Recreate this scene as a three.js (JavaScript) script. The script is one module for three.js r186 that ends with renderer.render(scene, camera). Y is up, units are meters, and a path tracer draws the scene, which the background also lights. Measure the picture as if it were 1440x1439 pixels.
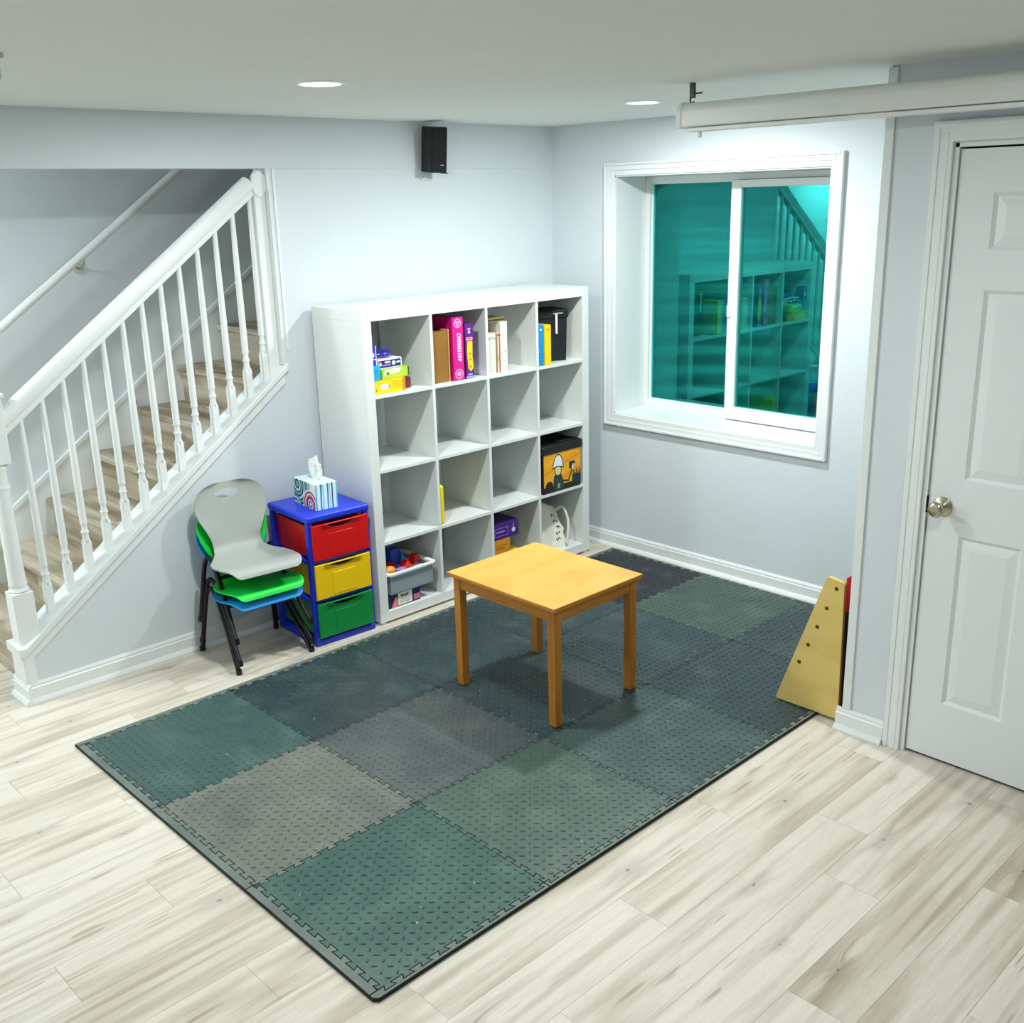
import * as THREE from 'three';
import { RoundedBoxGeometry } from 'three/addons/geometries/RoundedBoxGeometry.js';
import { mergeGeometries, mergeVertices, toCreasedNormals } from 'three/addons/utils/BufferGeometryUtils.js';
import { RectAreaLightUniformsLib } from 'three/addons/lights/RectAreaLightUniformsLib.js';
import { Brush, Evaluator, SUBTRACTION } from 'three-bvh-csg';

// ---------------------------------------------------------------- camera, sky, exposure
const scene = new THREE.Scene();
const camera = new THREE.PerspectiveCamera(2 * Math.atan(719.5 / 1465.1) * 180 / Math.PI, 1440 / 1439, 0.05, 60);
{
  const yaw = 0.7614, pitch = 0.2917, roll = -0.0257;
  const f = new THREE.Vector3(Math.sin(yaw) * Math.cos(pitch), -Math.sin(pitch), -Math.cos(yaw) * Math.cos(pitch));
  const r = new THREE.Vector3(Math.cos(yaw), 0, Math.sin(yaw));
  const u = new THREE.Vector3().crossVectors(r, f);
  const r2 = r.clone().multiplyScalar(Math.cos(roll)).addScaledVector(u, Math.sin(roll));
  const u2 = r.clone().multiplyScalar(-Math.sin(roll)).addScaledVector(u, Math.cos(roll));
  camera.position.set(-4.383, 1.946, 4.21);
  camera.quaternion.setFromRotationMatrix(new THREE.Matrix4().makeBasis(r2, u2, f.clone().negate()));
  camera.updateMatrixWorld();
}
scene.background = new THREE.Color(0x04070a);             // night outside
const renderer = new THREE.WebGLRenderer();
renderer.toneMapping = THREE.LinearToneMapping;
renderer.toneMappingExposure = 1.0;
renderer.shadowMap.enabled = true;
RectAreaLightUniformsLib.init();
const LAMP = 570, LAMP_SIZE = 0.115, CEIL = 2.317;
const LAMPS = [[-2.31, 1.19, 1.25], [-0.76, 1.26, 1.45], [-2.31, 3.45, 0.44], [-3.86, 3.45, 0.44], [-5.4, 1.2, 0.5]];

// ---------------------------------------------------------------- helpers
let seed = 7;
const rnd = () => { seed = (seed * 1664525 + 1013904223) >>> 0; return seed / 4294967296; };
const used = {};
function numbered(name) { const n = used[name] = (used[name] ?? -1) + 1; return n ? `${name}_${String(n).padStart(3, '0')}` : name; }
function shadows(o) { o.castShadow = o.receiveShadow = true; return o; }
function thing(name, label, category, [x, y, z] = [0, 0, 0], turn = 0, group) {
  const o = new THREE.Group(); o.name = numbered(name); o.position.set(x, y, z); o.rotation.y = turn;
  o.userData = { label, category }; if (group) o.userData.group = group; scene.add(o); return o;
}
function part(name, geo, mat, parent, pos, rot) {
  const m = shadows(new THREE.Mesh(geo, mat)); m.name = name;
  if (pos) m.position.set(...pos); if (rot) m.rotation.set(...rot);
  parent.add(m); return m;
}
function single(name, label, category, geo, mat, pos, rot, group) {
  const m = part(numbered(name), geo, mat, scene, pos, rot); m.userData = { label, category }; if (group) m.userData.group = group; return m;
}
function struct(name, geo, mat, pos) { const m = part(name, geo, mat, scene, pos); m.userData.kind = 'structure'; return m; }
function structGroup(name) { const g = new THREE.Group(); g.name = name; g.userData.kind = 'structure'; scene.add(g); return g; }
const box = (w, h, d, x = 0, y = 0, z = 0) => new THREE.BoxGeometry(w, h, d).translate(x, y, z);
const rbox = (w, h, d, r = 0.003, x = 0, y = 0, z = 0, s = 2) => new RoundedBoxGeometry(w, h, d, s, Math.min(r, w / 2.01, h / 2.01, d / 2.01)).translate(x, y, z);
const span = (x0, x1, y0, y1, z0, z1) => box(x1 - x0, y1 - y0, z1 - z0, (x0 + x1) / 2, (y0 + y1) / 2, (z0 + z1) / 2);
const rspan = (x0, x1, y0, y1, z0, z1, r) => rbox(x1 - x0, y1 - y0, z1 - z0, r, (x0 + x1) / 2, (y0 + y1) / 2, (z0 + z1) / 2);
const merge = (gs) => mergeGeometries(gs.map((g) => { const q = g.index ? g.toNonIndexed() : g; for (const k of Object.keys(q.attributes)) if (!['position', 'normal', 'uv'].includes(k)) q.deleteAttribute(k); return q; }));
const tube = (pts, r, seg = 24, rad = 10, closed = false, tension = 0.5) => new THREE.TubeGeometry(new THREE.CatmullRomCurve3(pts.map((p) => new THREE.Vector3(...p)), closed, 'catmullrom', tension), seg, r, rad, closed);
const rod = (a, b, r, rad = 12) => {
  const A = new THREE.Vector3(...a), B = new THREE.Vector3(...b), d = B.clone().sub(A);
  return new THREE.CylinderGeometry(r, r, d.length(), rad).applyQuaternion(new THREE.Quaternion().setFromUnitVectors(new THREE.Vector3(0, 1, 0), d.clone().normalize())).translate(...A.add(B).multiplyScalar(0.5).toArray());
};
const poly = (pts) => { const s = new THREE.Shape(); pts.forEach((p, i) => i ? s.lineTo(p[0], p[1]) : s.moveTo(p[0], p[1])); s.closePath(); return s; };
const extrude = (shape, depth, bevel = 0, curveSegments = 10) => new THREE.ExtrudeGeometry(shape, { depth: depth - 2 * bevel, curveSegments, bevelEnabled: bevel > 0, bevelSize: bevel, bevelThickness: bevel, bevelOffset: -bevel, bevelSegments: 2 }).translate(0, 0, bevel);
const S = (color, roughness = 0.6, extra = {}) => new THREE.MeshStandardMaterial({ color, roughness, ...extra });
const P = (color, roughness = 0.6, extra = {}) => new THREE.MeshPhysicalMaterial({ color, roughness, ...extra });

// value noise
const hash = (x, y, s) => { let h = Math.imul(x, 374761393) ^ Math.imul(y, 668265263) ^ Math.imul(s, 974634777); h = Math.imul(h ^ (h >>> 13), 1274126177); return ((h ^ (h >>> 16)) >>> 0) / 4294967296; };
const vnoise = (x, y, s) => {
  const xi = Math.floor(x), yi = Math.floor(y), fx = x - xi, fy = y - yi, u = fx * fx * (3 - 2 * fx), v = fy * fy * (3 - 2 * fy);
  const a = hash(xi, yi, s), b = hash(xi + 1, yi, s), c = hash(xi, yi + 1, s), d = hash(xi + 1, yi + 1, s);
  return a + (b - a) * u + (c - a) * v + (a - b - c + d) * u * v;
};
const fbm = (x, y, s, o = 4) => { let t = 0, a = 0.5, n = 0; for (let i = 0; i < o; i++) { t += a * vnoise(x, y, s + i * 17); n += a; a *= 0.5; x *= 2.03; y *= 2.03; } return t / n; };
const sm = (a, b, x) => { const t = Math.min(1, Math.max(0, (x - a) / (b - a))); return t * t * (3 - 2 * t); };
function dataTex(w, h, fn, srgb = true) {
  const d = new Uint8Array(w * h * 4);
  for (let y = 0; y < h; y++) for (let x = 0; x < w; x++) { const c = fn(x / w, y / h); const i = (y * w + x) * 4; d[i] = c[0]; d[i + 1] = c[1]; d[i + 2] = c[2]; d[i + 3] = 255; }
  const t = new THREE.DataTexture(d, w, h); t.magFilter = THREE.LinearFilter; t.minFilter = THREE.LinearMipmapLinearFilter; t.generateMipmaps = true;
  t.wrapS = t.wrapT = THREE.RepeatWrapping; if (srgb) t.colorSpace = THREE.SRGBColorSpace; t.needsUpdate = true; return t;
}
function canvasTex(w, h, draw) {
  const c = document.createElement('canvas'); c.width = w; c.height = h; draw(c.getContext('2d'), w, h);
  const t = new THREE.CanvasTexture(c); t.colorSpace = THREE.SRGBColorSpace; t.anisotropy = 4; return t;
}
const mix3 = (a, b, t) => [a[0] + (b[0] - a[0]) * t, a[1] + (b[1] - a[1]) * t, a[2] + (b[2] - a[2]) * t];

// ---------------------------------------------------------------- materials
const paint = (hex, rough, amp = 2) => {
  const c = new THREE.Color(hex), b = [c.r, c.g, c.b].map((v) => new THREE.Color(v, v, v).convertLinearToSRGB().r * 255);
  const t = dataTex(256, 256, (u, v) => { const n = (fbm(u * 8, v * 8, 3, 3) - 0.5) * amp + (vnoise(u * 128, v * 128, 9) - 0.5) * amp; return b.map((q) => Math.max(0, Math.min(255, q + n))); });
  return new THREE.MeshStandardMaterial({ map: t, roughness: rough });
};
const M = {
  wall: paint(0xd6dee2, 0.62), ceiling: paint(0xe6e9e6, 0.8), trim: S(0xe6eae9, 0.35), door: S(0xe2e6e6, 0.4), white: S(0xe2e6e3, 0.3),
  blackMetal: S(0x0b0c0e, 0.35, { metalness: 0.3 }), chrome: S(0xc8c6c0, 0.18, { metalness: 1 }), nickel: S(0xb9b09c, 0.24, { metalness: 1 }), blackPlastic: S(0x08090b, 0.45), darkGap: S(0x0c0d0d, 0.9),
};
// vinyl planks: pale greige oak with grain, patches and knots
function plankTex(s, dark = 0, w = 1024, h = 160) {
  const knots = []; let q = s * 31 + 5; const r = () => { q = (q * 1664525 + 1013904223) >>> 0; return q / 4294967296; };
  for (let i = 0; i < (s % 3 === 1 ? 2 : 1); i++) knots.push([r(), 0.15 + 0.7 * r(), 0.004 + 0.007 * r(), 0.25 + 0.5 * r()]);
  const base = r() * 0.22;
  return dataTex(w, h, (u, v) => {
    const X = u * 1.22, Y = v * 0.18;
    let warp = 0, kd = 0;
    for (const [kx, ky, kr, ks] of knots) {
      const dx = X - kx * 1.22, dy = Y - ky * 0.18, e = Math.hypot(dx / 3.2, dy);
      warp += 0.02 * Math.exp(-(e * e) / 0.0006) * Math.sign(dy); kd = Math.max(kd, ks * (1 - sm(kr * 0.35, kr, Math.hypot(dx / 1.6, dy) + 0.003 * (vnoise(X * 220, Y * 220, s) - 0.5))), ks * 0.3 * (1 - sm(kr, kr * 5, Math.hypot(dx / 3.2, dy))));
    }
    const y = Y + warp;
    const broad = fbm(X * 1.8, y * 16, s + 1, 3), streak = fbm(X * 1.9, y * 46, s + 2, 4), fine = vnoise(X * 28, y * 420, s + 3) * 0.6 + vnoise(X * 80, y * 800, s + 4) * 0.4, patch = sm(0.56, 0.82, fbm(X * 1.6 + 9, y * 9, s + 5, 3));
    let t = base * 0.45 + 0.5 * sm(0.36, 0.82, streak) * (0.3 + 0.7 * broad) + 0.34 * patch + (fine - 0.5) * 0.2;
    t += dark * (0.35 + 0.5 * sm(0.4, 0.65, fbm(X * 2.5 + 3, y * 30, s + 8, 3)));
    let c = mix3([224, 216, 203], [152, 137, 112], Math.min(1.5, Math.max(0, t)));
    const crack = sm(0.8, 0.9, vnoise(X * 7, y * 130, s + 6)) * sm(0.62, 0.8, vnoise(X * 3, y * 20, s + 7));
    c = mix3(c, [120, 104, 80], Math.min(0.9, crack * 0.4)); c = mix3(c, [62, 50, 38], kd * 0.85);
    return c.map((k) => Math.max(0, Math.min(255, k)));
  });
}
const plankMats = []; for (let i = 0; i < 7; i++) plankMats.push(new THREE.MeshStandardMaterial({ map: plankTex(11 + i * 7, i === 6 ? 0.3 : i === 5 ? 0.15 : 0), roughness: 0.5 }));
const stairMats = [0, 1, 2].map((i) => new THREE.MeshStandardMaterial({ map: plankTex(101 + i * 13, 0.85), roughness: 0.5 }));
const woodTex = (s, light, dark, fx = 2, fy = 26) => dataTex(512, 256, (u, v) => {
  const g = fbm(u * fx, v * fy, s, 4), f = vnoise(u * 40, v * 220, s + 2), p = fbm(u * 3, v * 3, s + 4, 3);
  return mix3(light, dark, Math.min(1, Math.max(0, sm(0.35, 0.75, g) * 0.6 + (f - 0.5) * 0.18 + (p - 0.5) * 0.5)));
});
M.tableTop = new THREE.MeshStandardMaterial({ map: woodTex(3, [222, 172, 84], [208, 152, 62], 3, 8), roughness: 0.38 });
M.tableLeg = new THREE.MeshStandardMaterial({ map: woodTex(5, [184, 120, 36], [140, 82, 18], 2, 14), roughness: 0.45 });
M.ply = new THREE.MeshStandardMaterial({ map: woodTex(8, [226, 198, 118], [210, 178, 96], 3, 10), roughness: 0.42 });
M.plyEdge = S(0x8a6428, 0.6);

// ---------------------------------------------------------------- room shell
const X0 = -6.6, Z1 = 6.8, STAIR_Z = -1.05, WT = 0.115;
const capY = (x) => 0.238 + 0.745 * (x + 3.137);         // top of the sloping knee wall
const floor = structGroup('floor');
part('subfloor', span(X0, 0.3, -0.12, -0.0085, STAIR_Z - 0.1, Z1), M.darkGap, floor);
{
  const W = 0.18, L = 1.22, gap = 0.0009;
  let row = 0;
  for (let z = STAIR_Z; z < Z1 - 0.01; z += W, row++) {
    const zc = Math.min(W, Z1 - z);
    let x = X0 - L * ((row * 0.37 + 0.17 * rnd()) % 1);
    for (; x < 0; x += L) {
      const a = Math.max(x, X0), b = Math.min(x + L, 0);
      if (b - a < 0.02) continue;
      const g = box(b - a - gap, 0.008, zc - gap, (a + b) / 2, -0.004, z + zc / 2);
      const uv = g.attributes.uv, fu = rnd() < 0.5, fv = rnd() < 0.5, u0 = (a - x) / L, u1 = (b - x) / L;
      for (let i = 0; i < uv.count; i++) { let u = u0 + (u1 - u0) * uv.getX(i), v = uv.getY(i) * (zc / W) * 0.96 + 0.02; if (fu) u = 1 - u; if (fv) v = 1 - v; uv.setXY(i, u, v); }
      const k = rnd(); part('plank', g, plankMats[k < 0.06 ? 6 : k < 0.16 ? 5 : Math.floor(rnd() * 5)], floor);
    }
  }
}
struct('ceiling', merge([span(X0, 0.3, CEIL, CEIL + 0.12, -WT, Z1), span(X0, -3.5, CEIL, CEIL + 0.12, STAIR_Z - 0.1, -WT)]), M.ceiling);
struct('wall_back', extrude(poly([[-3.137, 0], [0, 0], [0, 2.1], [-1.8, 2.1], [-1.8, capY(-1.8) - 0.03], [-3.137, capY(-3.137) - 0.03]]), WT), M.wall, [0, 0, -WT]);
struct('trim_header', span(X0, 0, 2.1, CEIL, -WT, 0.006), M.wall);
// stairwell shell
struct('wall_stair', merge([span(X0, 1.3, 0, 5, STAIR_Z - 0.1, STAIR_Z), span(-3.5, 1.3, 4.9, 5, STAIR_Z, 0), span(-3.6, -3.5, CEIL + 0.12, 5, STAIR_Z, 0), span(1.2, 1.3, 0, 5, STAIR_Z, 0), span(-3.5, 1.2, CEIL, 5, -WT, 0.0), span(0, 1.2, 0, CEIL, -WT, 0)]), M.wall);
// window wall with its opening
const WZ0 = 0.462, WZ1 = 1.716, WY0 = 0.782, WY1 = 2.048, WD = 0.3;
struct('wall_right', merge([span(0, WD, 0, WY0, 0, Z1), span(0, WD, WY1, CEIL, 0, Z1), span(0, WD, WY0, WY1, 0, WZ0), span(0, WD, WY0, WY1, WZ1, Z1)]), M.wall);
// bumped-out wall with the closet door
const BX = -1.065, BZ = 2.51, DZ0 = 2.735, DZ1 = 3.5, DY = 2.075;
struct('wall_closet', merge([span(BX, BX + WT, 0, CEIL, BZ, DZ0), span(BX, BX + WT, DY, CEIL, DZ0, DZ1), span(BX, BX + WT, 0, CEIL, DZ1, Z1), span(BX + WT, 0, 0, CEIL, BZ, BZ + WT)]), M.wall);
struct('wall_left', span(X0 - 0.1, X0, 0, CEIL, STAIR_Z, Z1), M.wall);
struct('wall_front', span(X0, 0.3, 0, CEIL, Z1, Z1 + 0.1), M.wall);

// baseboards: profile swept along a run; base shoe at the floor
function baseboard(name, length, mat = M.trim) {
  const s = poly([[0, 0], [0.03, 0], [0.03, 0.008], [0.022, 0.02], [0.014, 0.022], [0.014, 0.066], [0.010, 0.07], [0.010, 0.078], [0.004, 0.088], [0, 0.088]]);
  const g = new THREE.ExtrudeGeometry(s, { depth: length, bevelEnabled: false });
  const m = struct(name, g, mat); return m;
}
{ // profile x -> out of the wall, extruded along +z
  let b = baseboard('baseboard_back', 3.137); b.rotation.y = -Math.PI / 2; b.position.set(0, 0, 0.0);      // x'=z out, runs -x
  b = baseboard('baseboard_right', BZ); b.rotation.y = 0; b.scale.x = -1; b.position.set(0, 0, 0);
  b = baseboard('baseboard_closet', 2.668 - BZ + 0.03); b.scale.x = -1; b.position.set(BX, 0, BZ - 0.03);
  b = baseboard('baseboard_closet_return', 1.065 - 0.0); b.rotation.y = Math.PI / 2; b.position.set(BX, 0, BZ);
  b = baseboard('baseboard_knee_end', WT + 0.06); b.scale.x = -1; b.position.set(-3.137, 0, -WT - 0.03);
}
// corner moulding of the bumped-out wall
struct('trim_corner', merge([rspan(BX - 0.008, BX, 0.088, CEIL - 0.006, BZ - 0.008, BZ + 0.024, 0.002), rspan(BX, BX + 0.03, 0.088, CEIL - 0.006, BZ - 0.008, BZ, 0.002)]), M.trim);
// knee wall trim: moulding under the sloping cap, board at the end, casing at the upper jamb
{
  const sl = Math.atan(0.745), x0 = -3.137, x1 = -1.79, len = (x1 - x0) / Math.cos(sl);
  const g = extrude(poly([[x0 - 0.004, capY(x0) - 0.03 - 0.045], [x1 - 0.02, capY(x1 - 0.02) - 0.03 - 0.045], [x1 - 0.02, capY(x1 - 0.02) - 0.028], [x0 - 0.004, capY(x0) - 0.028]]), 0.009);
  struct('trim_stringer', g, M.trim, [0, 0, 0]);
  struct('trim_knee_end', merge([rspan(-3.145, -3.137, 0, capY(-3.137) - 0.032, -WT - 0.004, 0.008, 0.001), rspan(-3.137, -3.1, 0.08, capY(-3.137) - 0.035, 0, 0.008, 0.001)]), M.trim);
  struct('trim_jamb', rspan(-1.806, -1.8, capY(-1.8), 2.1, -WT, 0.001, 0.001), M.trim);
  struct('trim_jamb_bead', rspan(-1.785, -1.772, 1.3, 2.098, 0, 0.006, 0.002), M.trim);
}

// ---------------------------------------------------------------- staircase
const NX = (k) => -2.6 + 0.257 * (k - 3), NY = (k) => 0.19 * k;
{
  const st = thing('staircase', 'wooden stairs with grey-brown vinyl treads rising behind the white balustrade', 'stairs');
  for (let k = 1; k <= 10; k++) {
    const m = stairMats[k % 3], z0 = STAIR_Z + 0.0125, z1 = -WT - 0.004;
    const tr = rspan(NX(k), NX(k + 1) + 0.03, NY(k) - 0.032, NY(k), z0, z1, 0.006);
    // grain across the tread
    const uvT = tr.attributes.uv, pos = tr.attributes.position; for (let i = 0; i < uvT.count; i++) uvT.setXY(i, (pos.getZ(i) + 1.1) / 1.22 + k * 0.13, (pos.getX(i) - NX(k) + pos.getY(i) - NY(k)) / 0.36 + 0.15 * k);
    part('tread', tr, m, st);
    const ri = span(NX(k) + 0.028, NX(k) + 0.046, NY(k - 1), NY(k) - 0.032, z0, z1);
    const uvR = ri.attributes.uv, pr = ri.attributes.position; for (let i = 0; i < uvR.count; i++) uvR.setXY(i, (pr.getZ(i) + 1.1) / 1.22 + k * 0.31, (pr.getY(i) - NY(k - 1)) / 0.36 + 0.2 * k);
    part('riser', ri, stairMats[(k + 1) % 3], st);
  }
  const x0 = -3.25, x1 = -0.7, ny = (x) => NY(3) + 0.74 * (x - NX(3));
  struct('trim_skirt', extrude(poly([[x0, 0], [x1, 0], [x1, ny(x1) + 0.085], [x0, Math.max(0.09, ny(x0) + 0.085)]]), 0.012), M.trim, [0, 0, STAIR_Z]);
  struct('trim_skirt_cap', extrude(poly([[x0, Math.max(0.09, ny(x0) + 0.08)], [x1, ny(x1) + 0.08], [x1, ny(x1) + 0.112], [x0, Math.max(0.12, ny(x0) + 0.112)]]), 0.02, 0.004), M.trim, [0, 0, STAIR_Z]);
}
// ---------------------------------------------------------------- balustrade
{
  const r = thing('stair_railing', 'white painted stair balustrade with turned balusters and sloping handrail', 'railing');
  const zc = -WT / 2, sl = Math.atan(0.745);
  // cap on the knee wall
  const cx0 = -3.155, cx1 = -1.792;
  part('cap', extrude(poly([[cx0, capY(-3.137) - 0.03], [-3.132, capY(-3.137) - 0.03], [cx1, capY(cx1) - 0.03], [cx1, capY(cx1)], [-3.125, capY(-3.125)], [cx0, capY(-3.125)]]), WT + 0.04, 0.004), M.trim, r, [0, 0, -WT - 0.022]);
  // handrail profile extruded along the slope
  const hx0 = -3.08, hx1 = -1.845, rb = (x) => 1.112 + 0.738 * (x + 3.049), len = Math.hypot(hx1 - hx0, rb(hx1) - rb(hx0));
  const prof = new THREE.Shape(); prof.moveTo(-0.022, 0); prof.lineTo(0.022, 0); prof.lineTo(0.024, 0.018); prof.bezierCurveTo(0.036, 0.026, 0.036, 0.05, 0.027, 0.062); prof.bezierCurveTo(0.02, 0.074, -0.02, 0.074, -0.027, 0.062); prof.bezierCurveTo(-0.036, 0.05, -0.036, 0.026, -0.024, 0.018); prof.closePath();
  const hr = new THREE.ExtrudeGeometry(prof, { depth: len, bevelEnabled: false, curveSegments: 6 }).scale(1.05, 1.14, 1).rotateY(Math.PI / 2).rotateZ(Math.atan(0.738));
  part('handrail', hr, M.trim, r, [hx0, rb(hx0), zc]);
  // balusters: square foot, rings, tapering turned shaft
  for (let i = 0; i < 13; i++) {
    const x = -2.983 + 0.0925 * i, y0 = capY(x), y1 = rb(x) + 0.012, h = y1 - y0;
    const pr = [[0.0001, 0.112], [0.0165, 0.112], [0.014, 0.13], [0.0125, 0.15], [0.0165, 0.156], [0.0165, 0.162], [0.0125, 0.168], [0.0115, 0.188], [0.015, 0.192], [0.0155, 0.2], [0.0145, 0.206], [0.015, 0.23], [0.0145, 0.42], [0.0105, h]].map((p) => new THREE.Vector2(p[0], p[1]));
    const foot = box(0.031, 0.135, 0.031, 0, 0.045, 0), shoulder = new THREE.CylinderGeometry(0.0165, 0.0219, 0.014, 4, 1).rotateY(Math.PI / 4).translate(0, 0.1195, 0);
    part('baluster', merge([foot, shoulder, new THREE.LatheGeometry(pr, 12)]), M.trim, r, [x, y0, zc]);
  }
  // newel post at the foot
  const nb = capY(-3.095), np = [[0.0001, 0.20], [0.041, 0.20], [0.041, 0.206], [0.036, 0.214], [0.034, 0.222], [0.0365, 0.228], [0.035, 0.236], [0.033, 0.26], [0.031, 0.5], [0.028, 0.62], [0.034, 0.63], [0.034, 0.642], [0.028, 0.65], [0.028, 0.7], [0.036, 0.71], [0.036, 0.725], [0.03, 0.73], [0.0001, 0.73]].map((p) => new THREE.Vector2(p[0], p[1]));
  part('newel_post', merge([rbox(0.084, 0.26, 0.084, 0.004, 0, 0.07, 0), new THREE.LatheGeometry(np, 20), rbox(0.084, 0.26, 0.084, 0.004, 0, 0.86, 0), rbox(0.1, 0.02, 0.1, 0.006, 0, 1.0, 0)]), M.trim, r, [-3.095, nb, zc]);
  // half newel against the wall, with the rounded plate where the rail ends
  part('half_newel', rspan(-1.862, -1.807, capY(-1.84) - 0.02, 2.06, -0.088, -0.03, 0.004), M.trim, r);
  part('rail_plate', extrude(new THREE.Shape().absellipse(0, 0, 0.038, 0.058, 0, Math.PI * 2), 0.024, 0.006, 24), M.trim, r, [-1.836, 2.035, -0.046]);
}
{ // handrail on the far wall
  const y = (x) => 1.757 + 0.715 * (x + 2.253), z = STAIR_Z + 0.075;
  const h = thing('wall_handrail', 'round white handrail fixed to the stairwell wall by brackets', 'handrail');
  part('rail', rod([-3.4, y(-3.4) - 0.008, z], [-0.9, y(-0.9) - 0.008, z], 0.021, 16), M.trim, h);
  for (const bx of [-2.27, -1.05]) {
    const by = y(bx) - 0.028;
    const b = part('bracket', merge([tube([[bx, by + 0.004, z], [bx, by - 0.018, z - 0.004], [bx, by - 0.04, z - 0.03], [bx, by - 0.05, STAIR_Z + 0.004]], 0.006, 16, 8), new THREE.CylinderGeometry(0.024, 0.026, 0.006, 20).rotateX(Math.PI / 2).translate(bx, by - 0.05, STAIR_Z + 0.003)]), M.chrome, h);
    b.userData.label = 'chrome handrail bracket';
  }
}
for (const [x, y, l] of [[-2.083, 0.978, 'small dark oval wall stud beside a lower stair tread'], [-1.305, 1.51, 'small dark oval wall stud beside the upper stair treads']])
  single('wall_stud', l, 'stud', new THREE.CylinderGeometry(0.011, 0.013, 0.012, 16).rotateX(Math.PI / 2).scale(0.7, 1.6, 1), M.blackPlastic, [x, y, STAIR_Z + 0.018]);

// ---------------------------------------------------------------- window
{
  const w = structGroup('window_1');
  // casing: stepped flat trim around the opening
  const ring = (y0, y1, z0, z1, t, d, nm) => {
    const x = -d / 2;
    part(nm, merge([rbox(d, y1 - y0 + 2 * t, t, 0.003, x, (y0 + y1) / 2, z0 - t / 2), rbox(d, y1 - y0 + 2 * t, t, 0.003, x, (y0 + y1) / 2, z1 + t / 2), rbox(d, t, z1 - z0, 0.003, x, y1 + t / 2, (z0 + z1) / 2), rbox(d, t, z1 - z0, 0.003, x, y0 - t / 2, (z0 + z1) / 2)]), M.trim, w);
  };
  ring(WY0, WY1, WZ0, WZ1, 0.026, 0.01, 'casing_inner_step');
  ring(WY0 - 0.026, WY1 + 0.026, WZ0 - 0.026, WZ1 + 0.026, 0.024, 0.015, 'casing_middle_step');
  ring(WY0 - 0.05, WY1 + 0.05, WZ0 - 0.05, WZ1 + 0.05, 0.014, 0.022, 'casing_outer_step');
  // jamb liner
  const t = 0.006;
  part('jamb_liner', merge([span(0, 0.3, WY0, WY1, WZ0, WZ0 + t), span(0, 0.3, WY0, WY1, WZ1 - t, WZ1), span(0, 0.3, WY1 - t, WY1, WZ0, WZ1), span(0, 0.3, WY0, WY0 + t, WZ0, WZ1)]), M.trim, w);
  // vinyl frame and two sashes
  const fr = (x0, x1, y0, y1, z0, z1, l, r2, b, tp) => merge([rspan(x0, x1, y0, y1, z0, z0 + l, 0.003), rspan(x0, x1, y0, y1, z1 - r2, z1, 0.003), rspan(x0, x1, y0, y0 + b, z0 + l, z1 - r2, 0.003), rspan(x0, x1, y1 - tp, y1, z0 + l, z1 - r2, 0.003)]);
  part('window_frame', fr(0.245, 0.295, WY0 + t, WY1 - t, WZ0 + t, WZ1 - t, 0.03, 0.03, 0.042, 0.032), M.trim, w);
  const M1 = 1.06;
  const lp = part('fixed_sash', fr(0.262, 0.285, WY0 + 0.045, WY1 - 0.035, WZ0 + 0.034, M1 + 0.02, 0.012, 0.03, 0.012, 0.012), M.trim, w);
  const rp = part('sliding_sash', fr(0.218, 0.25, WY0 + 0.012, WY1 - 0.04, M1 - 0.02, WZ1 - 0.012, 0.058, 0.045, 0.068, 0.036), M.trim, w);
  part('sash_latch', rbox(0.012, 0.06, 0.018, 0.003, 0.212, 1.36, M1 - 0.008), M.trim, w);
  // tinted inner pane in front of a coated outer pane
  const tint = P(0x9ae8de, 0.0, { transmission: 1, thickness: 0, ior: 1.12, specularIntensity: 0.3 });
  tint.color.setRGB(0.27, 0.87, 0.84);
  const coated = P(0xffffff, 0.0, { transmission: 1, thickness: 0, ior: 3.0 }); coated.color.setRGB(0.5, 0.75, 0.72);
  const pane = (x, y0, y1, z0, z1, m, p) => part('pane', new THREE.PlaneGeometry(z1 - z0, y1 - y0).rotateY(-Math.PI / 2).translate(x, (y0 + y1) / 2, (z0 + z1) / 2), m, p);
  pane(0.268, 0.83, 2.004, 0.507, M1, tint, lp); pane(0.278, 0.83, 2.004, 0.507, M1, coated, lp);
  pane(0.23, 0.855, 1.975, M1 + 0.035, 1.662, tint, rp); pane(0.24, 0.855, 1.975, M1 + 0.035, 1.662, coated, rp);
}
{ // corrugated window well outside
  const n = 120, h0 = 0.3, h1 = 2.6, rows = 96, R = 0.86, zc = 1.09, p = [], ix = [];
  for (let j = 0; j <= rows; j++) for (let i = 0; i <= n; i++) {
    const a = -Math.PI / 2 + Math.PI * i / n, y = h0 + (h1 - h0) * j / rows, r = R + 0.016 * Math.cos(y * 2 * Math.PI / 0.12);
    p.push(0.31 + 0.75 * r * Math.cos(a), y, zc + r * Math.sin(a));
  }
  for (let j = 0; j < rows; j++) for (let i = 0; i < n; i++) { const a = j * (n + 1) + i, b = a + n + 1; ix.push(a, a + 1, b, a + 1, b + 1, b); }
  const g = new THREE.BufferGeometry(); g.setAttribute('position', new THREE.Float32BufferAttribute(p, 3)); g.setIndex(ix); g.computeVertexNormals();
  single('window_well', 'corrugated metal window well seen through the window panes', 'window well', g, S(0xa8b4b4, 0.5, { metalness: 0.35, side: THREE.DoubleSide }));
  const gr = single('well_gravel', 'grey gravel bed at the bottom of the window well', 'gravel', new THREE.CylinderGeometry(0.83, 0.83, 0.06, 40, 1, false, 0, Math.PI).scale(0.75, 1, 1), S(0x565a58, 0.95), [0.312, 0.34, 1.09]);
  gr.userData.kind = 'stuff';
}

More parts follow.
